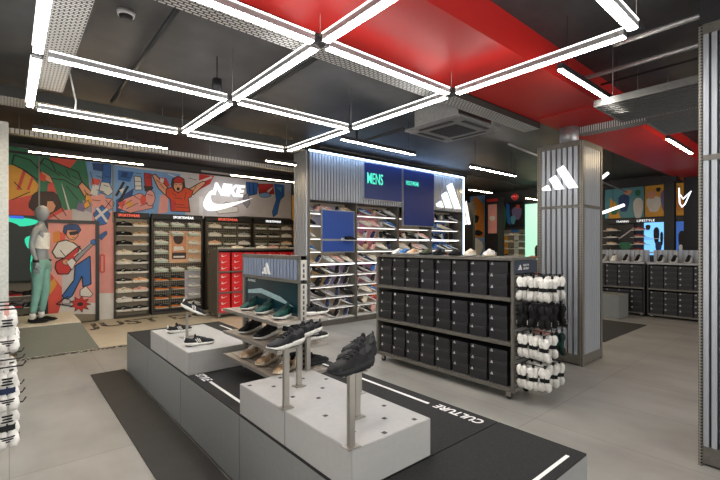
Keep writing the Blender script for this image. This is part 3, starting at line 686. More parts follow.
for lab, up, so, px, st in (('white sneaker heel-on', 'white', 'white', 398, 'court'), ('peach sneaker', 'peach', 'white', 413, 'runner'), ('blue and white sneaker', 'blue', 'white', 405, 'runner'), ('olive sneaker with black sole', 'olive', 'black', 426, 'runner'), ('black sneaker with dark sole', 'black', 'charcoal', 439, 'runner'), ('charcoal sneaker', 'charcoal', 'black', 455, 'runner'), ('cream sneaker', 'cream', 'white', 470, 'court'), ('pale sneaker', 'white', 'cream', 489, 'court')):
    q = PX(px, 250, 3.98); shoe_far(f'{lab} on the top deck of the black-box gondola', st, S_[up], S_[so], (q.x, q.y, 1.436), PI + .25, 'sneakers on top of the black-box gondola', S_['grey'])

# ---- socks
def sock_meshes():
    out = []
    mb = MB()
    for dx in (-.022, .024):
        mb2 = [(dx * .8, 0, .012), (dx, 0, -.008), (dx * 1.1, -.004, -.038), (dx * .9, 0, -.066), (dx * .7, 0, -.095), (dx * .8, 0, -.128), (dx * 1.15, -.01, -.155), (dx * 1.25, -.03, -.19), (dx * 1.2, -.055, -.215)]
        mb.tube(mb2, [.016, .028, .033, .025, .019, .022, .033, .034, .018], 10)
    out.append(('cuffs_and_feet', mb))
    mb = MB(); mb.box(-.040, -.026, -.128, .042, .024, -.072, bev=.010); out.append(('paper_band', mb))
    mb = MB()
    for z in (-.02, -.038, -.056): mb.tube([(-.046, -.002, z), (-.02, -.034, z), (.02, -.034, z), (.049, -.002, z)], .0055, 5)
    out.append(('cuff_stripes', mb)); mb = MB()
    for z in (-.150, -.164, -.178): mb.tube([(-.058, -.01, z), (-.026, -.050, z), (.026, -.050, z), (.062, -.01, z)], .0045, 5)
    out.append(('stripes', mb))
    mb = MB().box(-.012, -.004, -.02, .012, .004, .04, bev=.002); out.append(('hang_tab', mb))
    res = []
    for nm, mb in out:
        bmesh.ops.recalc_face_normals(mb.bm, faces=mb.bm.faces[:]); me = bpy.data.meshes.new(nm); mb.bm.to_mesh(me); mb.bm.free(); me.materials.append(None); res.append((nm, me))
    return res
SOCK = sock_meshes(); SCACHE = {}
def sock(label, loc, rz, group, cols, sc=1.0):
    r = thing('sock_pack', label, 'socks', loc, rz, group); r.scale = (sc, sc, sc)
    for (nm, me), c in zip(SOCK, cols[:2] + cols[2:3] + cols[2:]):
        if nm == 'cuff_stripes' and sc == 1.0: continue
        k = (nm, c)
        if k not in SCACHE: m2 = me.copy(); m2.materials[0] = S_[c]; SCACHE[k] = m2
        link(nm, SCACHE[k], r)
def hook_bar(t, x, y, z, L, dirx, diry):
    MB().tube([(x, y, z), (x + dirx * L, y + diry * L, z), (x + dirx * (L + .012), y + diry * (L + .012), z + .02)], .004, 6).build('hook', M_dark, t)
rows = [(1.23, ('white', 'black', 'black', 'charcoal'), 'white'), (.97, ('black', 'black', 'white', 'black'), 'black'), (.67, ('white', 'black', 'black', 'charcoal'), 'white'), (.37, ('white', 'black', 'white', 'charcoal'), 'white')]
for ri, (z, cols, word) in enumerate(rows):
    for c in range(3):
        ly = .05 + c * .17; hook_bar(t, LEN, ly, z + .03, .30, 1, 0)
        for k in range(3):
            cl = cols; wd = word
            if ri == 2 and c == 2: cl, wd = (('pink', 'tan', 'cream', 'white'), 'pink') if k < 2 else (('darkgreen', 'green', 'orange', 'white'), 'green and orange')
            sock(f'{wd} sock pack, {("top", "second", "third", "lowest")[ri]} row of the gondola end, {("platform-side", "middle", "pillar-side")[c]} hook, {("inner", "middle", "outer")[k]}', place(GL, R9, LEN + .07 + k * .105, ly + rnd.uniform(-.02, .02), z + rnd.uniform(-.012, .008)), R9 + PI + rnd.uniform(-.2, 1.0), 'sock packs on the gondola end', cl)

# ---- far gondolas of black boxes
FX = 10.6
for ui, (ya, yb) in enumerate(((4.42, 2.83), (2.79, 1.20))):
    L = ya - yb; loc = (FX, ya, 0); nm = ('near the ribbed pillar', 'near the metal column')[ui]
    t = thing('shoe_box_gondola', f'far gondola of black shoe boxes {nm}', 'shelving unit', loc, R9)
    for z in (.09, .64): MB().box(.02, -.01, z - .035, L - .02, .46, z).build('shelf', M_frame, t)
    MB().box(0, -.02, 1.155, L, .47, 1.195).build('top_deck', M_gal, t)
    for x in (0, L - .03): MB().box(x, 0, .05, x + .03, .46, 1.155).build('end_panel', M_dark, t)
    MB().box(.03, .45, .09, L - .03, .46, 1.15).build('back_panel', M_dark, t)
    mb = MB(); corrug(mb, .02, L - .02, 1.195, 1.46, .42, .09, .02); mb.build('corrugated_back', M_corr, t)
    for x in (.08, L - .08):
        for y in (.06, .4): caster(t, x, y)
    for sh, z in enumerate((.09, .64)):
        for c in range(6):
            for k in range(4):
                sbox(FB, f'black box, {ORD[k+1]} up, {ORD[c+1]} stack, {("lower", "upper")[sh]} shelf, far gondola {nm}', place(loc, R9, .165 + c * .252, .02, z + k * .1195), R9, 'black shoe boxes on the far gondolas')
    for k in range(6 - ui):
        u = (('black', 'charcoal', 'darkgreen', 'white', 'black', 'black'), ('black', 'black', 'charcoal', 'grey', 'black'))[ui][k]
        st_ = MB().prism([(-.1, 0), (.1, 0), (.1, .1), (.085, .1)], -.05, .05, 'y').build('display_wedge', M_white, None, place(loc, R9, .2 + k * .24, .2, 1.196), (0, 0, R9 - PI / 2 + PI)); tag(st_, f'white display wedge on the far gondola {nm}, {ORD[k+1]} along', 'shoe stand', 'white wedges on the far gondolas')
        q = place(loc, R9, .2 + k * .24, .20, 1.245)
        shoe_far(f'{u} sneaker propped on the {ORD[k+1]} wedge, far gondola {nm}', 'runner', S_[u], S_['white'], q, PI, 'sneakers propped on the far gondolas', S_['grey'], pitch=.42)
o = MB().box(9.85, 3.1, 0, 10.45, 3.7, .5, bev=.006).build('low_plinth', M_grey); tag(o, 'low grey display plinth peeking out beside the pillar, before the far gondola', 'plinth')
o = MB().box(7.3, 2.5, 0, 9.5, 4.4, .008).build('floor_mat', mat('black_mat', (.02, .02, .02), .8)); tag(o, 'black floor mat lying beyond the corrugated pillar', 'mat')
# ================================================================== CENTRAL PLATFORM
M_carpet = pattern_mat('black_carpet', (.007, .007, .007), (.032, .032, .032), 'noise', 260, .9, 0, .58)
t = thing('display_platform', 'long grey platform with a black carpeted top, white lines and lettering', 'platform', (1.11, .86, 0)); PL = t
PW, PD, PH = 1.16, 4.90, .48
for a, b in ((0, .52), (.526, 1.62), (1.626, 2.80), (2.806, 3.9), (3.906, PD)): MB().box(0, a, .02, .02, b, PH - .01, bev=.002).build('side_panel', M_plinth, t)
MB().box(PW - .02, 0, .02, PW, PD, PH - .01).build('side_panel', M_plinth, t); MB().box(.02, 0, .02, PW - .02, .02, PH - .01).build('end_panel', M_plinth, t); MB().box(.02, PD - .02, .02, PW - .02, PD, PH - .01).build('end_panel', M_plinth, t)
MB().box(.03, .03, 0, PW - .03, PD - .03, .02).build('toe_recess', M_black, t)
for a, b in ((.0, .50), (.506, 2.66), (2.666, PD)): MB().box(.004, a + .001, PH - .01, PW - .004, b, PH).build('carpet_top', M_carpet, t)
M_line = mat('white_line', (.8, .8, .78), .6, var=.04)
MB().box(.10, 1.64, PH, .122, 2.56, PH + .0015).box(PW - .115, .99 + .0, PH, PW - .093, .995, PH + .0015).box(PW - .115, 1.0, PH, PW - .093, 1.001, PH + .0015).build('white_line', M_line, t) if False else None
MB().box(.085, 1.64, PH, .107, 2.38, PH + .0015).build('white_line', M_line, t); MB().box(PW - .112, .97, PH, PW - .09, 4.6, PH + .0015).build('white_line', M_line, t); MB().box(.3, .045, PH, PW - .1, .063, PH + .0015).build('white_line', M_line, t)
text('platform_lettering', 'CULTURE', .1, M_line, t, (PW - .055, .56, PH + .0008), (0, 0, PI / 2), fitw=.36, fith=.07, depth=.001, offset=.002, shear=.2)
text('platform_lettering', 'STYLE', .1, M_line, t, (.06, 2.63, PH + .0008), (0, 0, -PI / 2), fitw=.22, fith=.07, depth=.001, offset=.002, shear=.2)
o = MB().box(.74, 1.6, 0, 1.10, 5.84, .012).build('floor_mat', mat('charcoal_mat', (.02, .0195, .018), .65, var=.15, scale=6)); tag(o, 'dark rubber floor mat along the near side of the platform', 'mat')

M_seam = mat('seam_dark', (.08, .08, .08), .7)
BZ = .19
def block(label, x0, x1, y0, y1):
    t = thing('display_block', label, 'display block', (x0, y0, PH)); w, d = x1 - x0, y1 - y0
    MB().box(0, 0, 0, w, d, BZ, bev=.003).build('body', M_block, t)
    for y in (d * .5,): MB().box(-.0012, y - .0015, .004, .0, y + .0015, BZ - .004).build('seam', M_seam, t)
    return t
k1 = block('pale grey block with three running shoes at the far end of the platform', 1.12, 1.67, 3.50, 4.68)
k2 = block('pale grey peg block with steel shoe poles at the near end of the platform', 1.12, 1.64, 1.37, 2.50)
holes = [(249.7, 385.5), (280.3, 377.8), (273.7, 386.4), (266.4, 396), (302.9, 378.5), (326.2, 379), (322.6, 388), (292.7, 396.9), (318.5, 398), (296.3, 414.8), (325.5, 415.7), (321, 429.7), (384, 405.7), (384.3, 418.3), (414.3, 419.3), (384.3, 432.7), (353, 431.7)]
for h in holes:
    q = P(*h, .67); 
    if 1.15 < q.x < 1.62 and 1.39 < q.y < 2.48: MB().box(-.011, -.011, 0, .011, .011, .0012).build('peg_hole', M_black, k2, (q.x - 1.12, q.y - 1.37, BZ))
def pole(blk, org, px, py, top, label, pad=True):
    q = P(px, py, .67) if not isinstance(px, float) else Vector((px, py, .67))
    t = thing('shoe_pole', label, 'shoe stand', (q.x, q.y, .67)); L = top - .67
    MB().box(-.035, -.028, 0, .035, .028, .006, bev=.001).build('foot_plate', M_steel, t)
    MB().box(-.017, -.010, .006, .017, .010, L - .004, bev=.002).build('post', M_steel, t)
    MB().box(-.07, -.035, L - .004, .07, .035, L, bev=.001).build('top_plate', M_steel, t); return q
GA, GB = 'shoes on the near steel poles', 'shoes on the inner steel poles'
wds = ('first', 'middle', 'last')
for i, (px, py) in enumerate(((351, 447), (357, 417), (359, 393))):
    q = pole(k2, None, px, py, (1.0, .963, .915)[i], f'{wds[i]} steel pole under the black chunky trainers on the peg block')
    shoe_hi('trainer', ('black chunky trainer on the pole at the corner of the peg block', 'black chunky trainer on the pole behind the corner one', 'black chunky trainer farthest along the row of three poles')[i], 'chunky', S_['black'], S_['charcoal'], (q.x - .0, q.y, (1.001, .964, .916)[i]), PI + .15, GA, lace=S_['charcoal'], acc=S_['charcoal'], over=S_['charcoal'])
for i, (px, py) in enumerate(((286, 408), (299, 386), (308, 370))):
    q = pole(k2, None, px, py, (1.0, .972, .925)[i], f'{wds[i]} steel pole under the white-soled trainers next to the shelf stand')
    shoe_hi('trainer', ('charcoal trainer with white sole on the pole covering the end of the shelf stand', 'charcoal white-soled trainer on the middle pole beside the shelf stand', 'charcoal white-soled trainer on the last pole beside the shelf stand')[i], 'runner', S_['charcoal'], S_['white'], (q.x, q.y, (1.001, .973, .926)[i]), PI + .25, GB, lace=S_['black'], acc=S_['black'], over=S_['black'])
# shoes on the far block
ST = 'running shoes on the far block'
q = P(180, 332, .67); shoe_hi('trainer', 'black running shoe with white stripes lying on the far block behind its pole', 'runner', S_['charcoal'], S_['white'], (q.x + .0, q.y, .671), .22, ST, lace=S_['black'], acc=S_['white'])
q = P(200, 345, .67); shoe_hi('trainer', 'black running shoe with white stripes lying in front of the pole on the far block', 'runner', S_['charcoal'], S_['white'], (q.x, q.y + .01, .671), -.05, ST, lace=S_['black'], acc=S_['white'])
q = P(187, 337, .67); q = Vector((q.x, q.y, .67)); t = thing('shoe_pole', 'slim steel pole holding a tilted running shoe on the far block', 'shoe stand', q)
MB().box(-.06, -.05, 0, .06, .05, .004).build('foot_plate', M_steel, t); MB().box(-.010, -.008, .004, .010, .008, .235).build('post', M_steel, t)
shoe_hi('trainer', 'tilted black running shoe with white stripes on top of the far pole', 'runner', S_['charcoal'], S_['white'], (q.x + .055, q.y, .24), -.1, ST, pitch=.46, lace=S_['black'], acc=S_['white']).location.z = .905 - .0
bpy.data.objects[t.name].location.z = .67

# ------------------------------------------------------------------ shelf stand between the blocks
t = thing('shelf_stand', 'steel shoe stand with three slatted shelves and a corrugated header on the platform', 'shelf stand', (1.60, 2.52, PH)); SD = t; SLN = .92
for y in (0, SLN):
    MB().box(-.025, y - .02, 0, .025, y + .02, 1.0, bev=.002).build('post', M_steel, t)
    mb = MB()
    for k in range(22): mb.box(-.006, y - .0212, .12 + k * .038, .006, y - .02, .145 + k * .038)
    mb.build('slots', M_black, t)
MB().box(-.03, -.02, .97, .03, SLN + .02, 1.0).box(-.03, -.02, .80, .03, SLN + .02, .825).build('header_rail', M_frame, t)
mb = MB(); corrug(mb, -SLN + .02, -.02, .825, .97, -.0, .05, .018); mb.build('corrugated_header', mat('corrugated_blue_grey', '#8b97ab', .4, .3, var=.03), t, (-.012, 0, 0), (0, 0, -PI / 2))
mb = MB(); corrug(mb, .02, SLN - .02, .825, .97, 0, .05, .014); mb.build('corrugated_header', M_corr, t, (.012, 0, 0), (0, 0, PI / 2))
three_bars('emblem', .15, M_white, t, (-.029, SLN * .5 + .10, .845), (0, 0, -PI / 2), d=.008)
M_shelf = mat('shelf_greige', '#a59a8e', .45, .2)
for z in (.54, .35, .155):
    mb = MB()
    for i in range(8): mb.box(-.205 + i * .052, -.02, z - .012, -.205 + i * .052 + .046, SLN - .02, z)
    mb.build('slatted_shelf', M_shelf, t)
    MB().box(-.215, -.025, z - .02, -.205, SLN - .015, z + .003).box(.205, -.025, z - .02, .215, SLN - .015, z + .003).box(-.205, -.025, z - .02, .205, -.02, z - .001).build('shelf_edge', M_steel, t)
# dark backdrop picture between header and top shelf
bp = MB().box(-.008, .024, .555, .008, SLN - .024, .80).build('backdrop_picture', mat('backdrop_teal', '#0e2a30', .25, var=.5, scale=5), t)
mb = MB(); mb.prism([(.1, .62), (.3, .68), (.62, .72), (.86, .69), (.86, .66), (.62, .68), (.3, .64)], -.0095, -.0085, 'x'); mb.build('print', mat('backdrop_reflection', '#8fa9ac', .4), bp)  # pale streak painted as a light reflection on the glossy picture
text('print_lettering', 'RUNNING', .03, M_white, bp, (-.0095, .86, .765), (PI / 2, 0, -PI / 2), fitw=.14, fith=.02, depth=.001)
ZT = PH + .54; FB = ('far from pegs', 'middle', 'by the pegs')
for i, y in enumerate((3.22, 2.95, 2.67)):
    shoe_hi('trainer', f'green running shoe, top shelf of the stand, {FB[i]}', 'chunky', S_['green'], S_['white'], (1.545, y, ZT + .001), PI + .52, 'green running shoes on the stand', lace=S_['darkgreen'], acc=S_['darkgreen'], over=S_['darkgreen'])
    shoe_hi('trainer', f'dark trainer behind the green running shoes, far side of stand, {FB[i]}', 'runner', S_['charcoal'], S_['white'], (1.80, y - .02, ZT + .001), .1, 'dark trainers on the far side of the stand', lace=S_['black'], acc=S_['black'])
    shoe_hi('trainer', f'black white-soled trainer, middle shelf of the stand, {FB[i]}', 'chunky', S_['black'], S_['white'], (1.535, y, PH + .351), PI + .48, 'black trainers on the middle shelf of the stand', lace=S_['charcoal'], acc=S_['charcoal']) if i < 2 else None
    shoe_hi('trainer', f'dark trainer, far side of the stand, middle shelf, {FB[i]}', 'runner', S_['charcoal'], S_['white'], (1.80, y - .02, PH + .351), .15, 'dark trainers on the far side of the stand', lace=S_['black'], acc=S_['black'])
    shoe_hi('trainer', f'beige trainer on the lowest shelf of the stand, {FB[i]}', 'chunky', S_['tan'], S_['cream'], (1.535, y - .03, PH + .156), PI + .52, 'beige trainers on the lowest shelf of the stand', lace=S_['white'], acc=S_['black'], over=S_['cream'])
    shoe_hi('trainer', f'black trainer, far side of the stand, lowest shelf, {FB[i]}', 'runner', S_['black'], S_['charcoal'], (1.80, y - .02, PH + .156), .1, 'dark trainers on the far side of the stand', lace=S_['black'], acc=S_['charcoal'])

# ================================================================== MANNEQUIN CORNER
M_ramp = mat('ramp_grey', '#656a64', .5, var=.04); M_rtop = mat('plinth_top_wood', '#d8d0c0', .5)
t = thing('mannequin_plinth', 'low grey plinth with sloping sides and a pale top under the mannequin', 'plinth', (0, 0, 0))
A = [(.08, 7.32), (1.04, 7.32), (1.04, 9.3), (.08, 9.3)]; B = [(.08, 7.86), (.86, 7.86), (.86, 9.1), (.08, 9.1)]
mb = MB(); v0 = [mb.bm.verts.new((*p, .005)) for p in A]; v1 = [mb.bm.verts.new((*p, .34)) for p in B]
for q in [v0[::-1], v1] + [[v0[i], v0[(i + 1) % 4], v1[(i + 1) % 4], v1[i]] for i in range(4)]: mb.bm.faces.new(q)
mb.build('body', M_ramp, t); MB().box(.075, 7.85, .34, .865, 9.105, .352).build('top_board', M_rtop, t)
o = MB().box(-.1, 0, 0, .1, 1.2, .3).build('x', M_black) if False else None
def skin(name, m, verts, edges, parent=None, lev=2, root=0):
    me = bpy.data.meshes.new(name); me.from_pydata([v[:3] for v in verts], edges, []); o = bpy.data.objects.new(name, me); COL.objects.link(o)
    md = o.modifiers.new('skin', 'SKIN'); sb = o.modifiers.new('sub', 'SUBSURF'); sb.levels = lev; sb.render_levels = lev; md.use_smooth_shade = True
    for i, v in enumerate(verts):
        r = v[3]; me.skin_vertices[0].data[i].radius = r if isinstance(r, tuple) else (r, r); me.skin_vertices[0].data[i].use_root = (i == root)
    dg = bpy.context.evaluated_depsgraph_get(); m2 = bpy.data.meshes.new_from_object(o.evaluated_get(dg)); bpy.data.objects.remove(o); m2.name = name
    m2.materials.clear(); m2.materials.append(m); m2.shade_smooth()
    return link(name, m2, parent)
# faces +x (local x forward, y to its left)
t = thing('mannequin', 'grey faceless mannequin in white top and teal leggings on the pale plinth', 'mannequin', (.38, 8.22, .352), -.42); MN = t
M_mann = mat('mannequin_grey', '#8f959a', .45, var=.04)
z0 = .04
V = [(0, 0, .98, .10), (-.005, 0, 1.12, .088), (.0, 0, 1.28, .105), (.0, 0, 1.42, .10), (-.01, 0, 1.52, .058), (.0, 0, 1.60, .045),
     (-.01, .155, 1.45, .052), (-.03, .19, 1.20, .038), (.03, .20, .98, .030), (-.01, -.155, 1.45, .052), (-.05, -.20, 1.20, .038), (.02, -.21, .98, .030),
     (.0, .085, .90, .085), (.03, .09, .52, .055), (-.03, .095, .12, .036), (.0, -.085, .90, .085), (-.02, -.09, .52, .055), (-.07, -.095, .12, .036),
     (.035, .20, .90, (.036, .018)), (.035, .20, .87, (.038, .016)), (.02, -.21, .90, (.036, .018)), (.025, -.21, .87, (.038, .016))]
E_ = [(0, 1), (1, 2), (2, 3), (3, 4), (4, 5), (3, 6), (6, 7), (7, 8), (3, 9), (9, 10), (10, 11), (0, 12), (12, 13), (13, 14), (0, 15), (15, 16), (16, 17), (8, 18), (18, 19), (11, 20), (20, 21)]
for h, (hx, hy) in ((19, (.035, .20)), (21, (.025, -.21))):
    for fx, ln, r in ((-.03, .062, .0085), (-.011, .075, .009), (.009, .08, .009), (.028, .07, .0085)):
        i = len(V); V += [(hx + fx, hy, .845, r), (hx + fx * 1.1 + .006, hy * .97, .845 - ln * .55, r), (hx + fx * 1.1 + .004, hy * .93, .845 - ln, r * .8)]; E_ += [(h, i), (i, i + 1), (i + 1, i + 2)]
    i = len(V); V += [(hx + .045, hy * .98, .875, .009), (hx + .056, hy * .94, .842, .008)]; E_ += [(h - 1, i), (i, i + 1)]
body = skin('body', M_mann, V, E_, t)
b = bmesh.new(); bmesh.ops.create_uvsphere(b, u_segments=24, v_segments=16, radius=1)
for v in b.verts:
    x, y, z = v.co; f = 1 - .22 * max(0, -z); v.co = ((x * .10 * f + (.018 if x > 0 else 0) * max(0, -z)) , y * .078 * f, z * .125)
mb = MB(); mb.bm.free(); mb.bm = b; mb.build('head', M_mann, t, (.012, 0, 1.715), (0, .12, 0), smooth=True)
skin('leggings', mat('leggings_teal', '#7fb3a8', .6, var=.12, scale=9), [(0, 0, 1.02, .112), (0, 0, .96, .116), (0, .085, .88, .098), (.03, .09, .52, .066), (-.03, .095, .14, .045), (0, -.085, .88, .098), (-.02, -.09, .52, .066), (-.07, -.095, .14, .045)], [(0, 1), (1, 2), (2, 3), (3, 4), (1, 5), (5, 6), (6, 7)], t, root=1)
skin('white_top', mat('top_white', '#dcdcd6', .7), [(0, 0, 1.17, .098), (.012, 0, 1.28, .122), (.005, 0, 1.38, .116), (-.005, .075, 1.455, .05), (-.005, -.075, 1.455, .05)], [(0, 1), (1, 2), (2, 3), (2, 4)], t, root=1)
for y, rr in ((.2, 0),): MB().tube([(.03, y, .955), (.03, y, .985)], .037, 14).build('wristband', M_black, t)
MB().tube([(.02, -.21, .945), (.02, -.21, .985)], .037, 14).build('wristband', M_black, t)
for i, (x, y) in enumerate(((-.01, .095), (-.05, -.095))):
    me = shoe_lo('runner', S_['black'], S_['charcoal']); o = link('shoe', me, t, (x + .06, y, .0))
    MB().tube([(x - .022, y, .06), (x - .022, y, .15)], .042, 12).build('sock', M_white, t)
o = shoe_far('black shoe standing on the plinth behind the mannequin heel', 'court', S_['black'], S_['charcoal'], (.62, 8.5, .352), .3, 'shoes on the mannequin plinth') if False else None

# dark screen on the wall beside the mannequin
t = thing('wall_screen', 'tall dark video screen with green shapes beside the mannequin', 'screen', (-.3, 9.86, .9)); MB().box(0, 0, 0, .78, .24, 1.22, bev=.004).build('cabinet', M_dark, t)
M_scr = mat('screen_dark', srgb('#1f2422'), emit=.33); M_scg = mat('screen_green', srgb('#22b48f'), emit=.5); M_scb = mat('screen_blue', srgb('#2a48b0'), emit=.6)
mb = MB(); mb.box(.01, -.006, .01, .77, 0, 1.21, 0)
def blob(cx, cz, rx, rz, n=16, ph=0, wob=.12): return [(cx + rx * math.cos(a) * (1 + wob * math.sin(3 * a + ph)), cz + rz * math.sin(a) * (1 + wob * math.cos(2 * a + ph))) for a in [2 * PI * i / n for i in range(n)]]
mb.prism(blob(.40, 1.1, .30, .09, ph=1), -.008, -.0062, mi=1); mb.prism(blob(.62, .72, .10, .14), -.008, -.0062, mi=1); mb.prism(blob(.66, .30, .07, .22, ph=2), -.008, -.0062, mi=1); mb.prism(blob(.28, .9, .18, .22, ph=.5), -.0095, -.0083, mi=0); mb.prism([(.3, 1.16), (.5, 1.15), (.5, 1.205), (.3, 1.205)], -.0095, -.0083, mi=2)
mb.build('display', [M_scr, M_scg, M_scb], t)

# ================================================================== MURAL (flat painted panels on the wall)
PAL = dict(k='#1c1a1e', g='#2f7a58', y='#e6a63c', c='#dd5546', s='#e2a07c', w='#dcdad6', b='#2f68b4', l='#7ba6d8', n='#26457e', r='#c9302c', o='#d8481f', p='#e39d95', q='#9a97a4', u='#c9c5c8', t='#5f9fae', d='#3d2823', v='#7a6a94', a='#dc8a3c')
PM = [mat('mural_' + k, v, .55, var=.05, scale=6) for k, v in PAL.items()]; PI_ = {k: i for i, k in enumerate(PAL)}
class Mural:
    def __init__(s, Y, ox=0, oz=0): s.mb = MB(); s.Y = Y; s.k = 0; s.ox = ox; s.oz = oz
    def poly(s, c, pts, px=True):
        s.k += 1; y = s.Y - .001 - s.k * .0006; P_ = [PY(a, b, s.Y) for a, b in pts] if px else [Vector((a, 0, b)) for a, b in pts]
        try: s.mb.bm.faces.new([s.mb.bm.verts.new((p.x, y, p.z)) for p in P_]).material_index = PI_[c]
        except ValueError: pass
        return P_
    def out(s, c, pts, w=.021, line='k', px=True):
        P_ = s.poly(c, pts, px); s.line([(p.x, p.z) for p in P_] + [(P_[0].x, P_[0].z)], w, line, px=False)
    def line(s, pts, w=.016, c='k', px=True):
        s.k += 1; y = s.Y - .001 - s.k * .0006; Q = [PY(a, b, s.Y) for a, b in pts] if px else [Vector((a, 0, b)) for a, b in pts]
        for A, B in zip(Q, Q[1:]):
            d = Vector((B.x - A.x, 0, B.z - A.z))
            if d.length < 1e-4: continue
            n = Vector((-d.z, 0, d.x)).normalized() * w / 2
            s.mb.bm.faces.new([s.mb.bm.verts.new((q.x, y, q.z)) for q in (A + n, B + n, B - n, A - n)]).material_index = PI_[c]
    def done(s, label, name='mural_panel', back=None):
        if back: x0, z0, x1, z1 = back; s.mb.box(x0, s.Y, z0, x1, s.Y + .03, z1, PI_['u'])
        bm = s.mb.bm; me = bpy.data.meshes.new(name); bm.normal_update(); bm.to_mesh(me); bm.free()
        for m in PM: me.materials.append(m)
        for p in me.polygons:
            pass
        o = link(name, me); return tag(o, label, 'mural')
def ell(cx, cy, rx, ry, n=14, a0=0, wob=0): return [(cx + rx * math.cos(a) * (1 + wob * math.sin(5 * a)), cy + ry * math.sin(a) * (1 + wob * math.sin(5 * a))) for a in [a0 + 2 * PI * i / n for i in range(n)]]
YM = 10.155
M = Mural(YM)       # big panel behind the mannequin
M.poly('g', [(-30, 140), (86, 158), (92, 208), (92, 320), (-30, 330)])
M.poly('y', [(-20, 165), (20, 165), (39, 185), (36, 195), (-20, 206)]); M.poly('c', [(-20, 206), (36, 194), (39, 215), (-20, 222)]); M.line([(18, 190), (26, 166)], .05, 'c'); M.line([(28, 190), (33, 176)], .04, 'c')
M.poly('c', [(47, 154), (77, 160), (66, 173), (54, 165)])
M.out('g', [(12, 164), (24, 170), (38, 180), (44, 174), (30, 160), (14, 155)]); M.out('g', [(38, 168), (44, 158), (78, 172), (82, 182), (78, 188), (64, 180), (48, 178)]); M.out('s', [(78, 186), (82, 182), (92, 192), (90, 198), (84, 196)]); M.out('y', [(86, 193), (92, 197), (94, 203), (88, 205), (85, 200)], .012)
M.out('s', [(40, 170), (50, 176), (54, 184), (46, 181)], .012)
M.poly('c', [(48, 184), (53, 182), (60, 205), (72, 218), (44, 226)]); M.out('d', ell(45, 203, 16, 12, 18, wob=.07), .01); M.poly('d', ell(45, 203, 13, 10)); M.out('s', [(47, 201), (53, 201), (56, 206), (54, 211), (49, 214), (46, 210)], .012)
M.poly('w', [(61, 182), (64, 190), (72, 217), (70, 218)]); M.poly('p', [(66, 210), (92, 208), (92, 240), (40, 240), (44, 222)]); M.poly('u', [(72, 209), (95, 212), (97, 225), (72, 222)])
M.poly('q', [(82, 200), (93, 203), (94, 214), (84, 210)])
M.poly('c', [(30, 270), (48, 270), (48, 325), (30, 325)]); M.poly('p', [(92, 206), (114, 208), (114, 322), (90, 322)])
M.poly('l', [(85, 160), (115, 162), (114, 210), (96, 218)]); M.poly('n', [(92, 163), (108, 164), (104, 172), (93, 170)]); M.out('b', [(103, 164), (111, 165), (110, 184), (102, 182)], .012); M.out('w', [(101, 182), (109, 183), (113, 192), (108, 196), (99, 190)], .012); M.poly('c', [(92, 178), (101, 180), (98, 186), (91, 185)]); M.out('p', ell(108, 204, 6, 6), .012); M.poly('p', [(90, 196), (104, 194), (108, 206), (93, 208)]); M.poly('w', [(93, 184), (99, 186), (97, 196), (90, 194)])
M.out('b', [(93, 214), (102, 205), (110, 214), (106, 224), (97, 226)], .012); M.line([(95, 219), (107, 209)], .05, 'w'); M.line([(97, 208), (107, 222)], .05, 'w'); M.out('b', [(98, 236), (106, 231), (107, 234), (101, 240)], .01)
M.line([(100, 255), (104, 255), (104, 272), (100, 272), (100, 255)], .03, 'c'); M.poly('p', [(98, 275), (114, 275), (114, 292), (98, 290)]); M.poly('w', [(98, 293), (114, 293), (114, 319), (98, 320)])
for l in ([(20, 168), (34, 178)], [(40, 162), (60, 176)], [(58, 172), (76, 184)], [(66, 170), (70, 178)], [(50, 160), (56, 172)], [(12, 200), (30, 192)], [(14, 182), (22, 190)], [(72, 176), (80, 180)], [(60, 205), (66, 216)], [(52, 214), (62, 222)], [(66, 186), (78, 200)], [(84, 190), (88, 196)]): M.line(l, .014)
M.poly('o', [(40, 172), (46, 176), (45, 182), (40, 180)]); M.poly('t', [(8, 222), (22, 224), (22, 230), (8, 230)]); M.out('y', [(82, 205), (88, 200), (90, 206), (85, 209)], .01); M.poly('v', [(78, 202), (84, 204), (84, 212), (76, 210)])
for l in ([(96, 176), (102, 178)], [(96, 190), (104, 192)], [(92, 200), (100, 201)], [(104, 176), (110, 178)], [(103, 185), (108, 187)], [(99, 192), (106, 195)], [(105, 200), (111, 207)], [(111, 200), (105, 208)], [(90, 172), (94, 186)]): M.line(l, .012)
M.done('large colourful mural of green-sleeved figures behind the mannequin', back=(-2.3, 0, 1.68, 3.42))
M = Mural(YM)       # abstract panel with shoes and stripes
M.poly('l', [(114, 165), (147, 170), (147, 218), (114, 216)]); M.poly('n', [(116, 200), (134, 188), (130, 206), (116, 214)]); M.line([(116, 196), (124, 182)], .05); M.line([(119, 202), (128, 186)], .05)
M.out('w', [(134, 176), (141, 177), (142, 190), (135, 190)], .014); M.line([(134, 181), (142, 182)], .012); M.line([(134, 186), (142, 186)], .012); M.poly('b', [(118, 170), (134, 172), (130, 182), (118, 180)])
M.out('p', [(117, 208), (124, 199), (140, 193), (152, 200), (153, 208), (144, 210), (130, 213)], .014); M.poly('c', [(118, 203), (126, 200), (122, 210)]); M.poly('y', ell(129, 204, 3, 3)); M.out('r', [(144, 173), (151, 174), (152, 186), (145, 188)], .014); M.out('d', [(144, 186), (153, 187), (151, 192), (145, 191)], .012); M.out('p', ell(150, 198, 5, 8), .014); M.poly('c', ell(143, 200, 3, 5))
for l in ([(122, 206), (132, 200)], [(126, 209), (138, 203)], [(134, 196), (140, 200)], [(120, 176), (130, 178)], [(140, 206), (148, 203)], [(146, 177), (151, 178)], [(147, 194), (153, 196)], [(135, 173), (141, 174)]): M.line(l, .012)
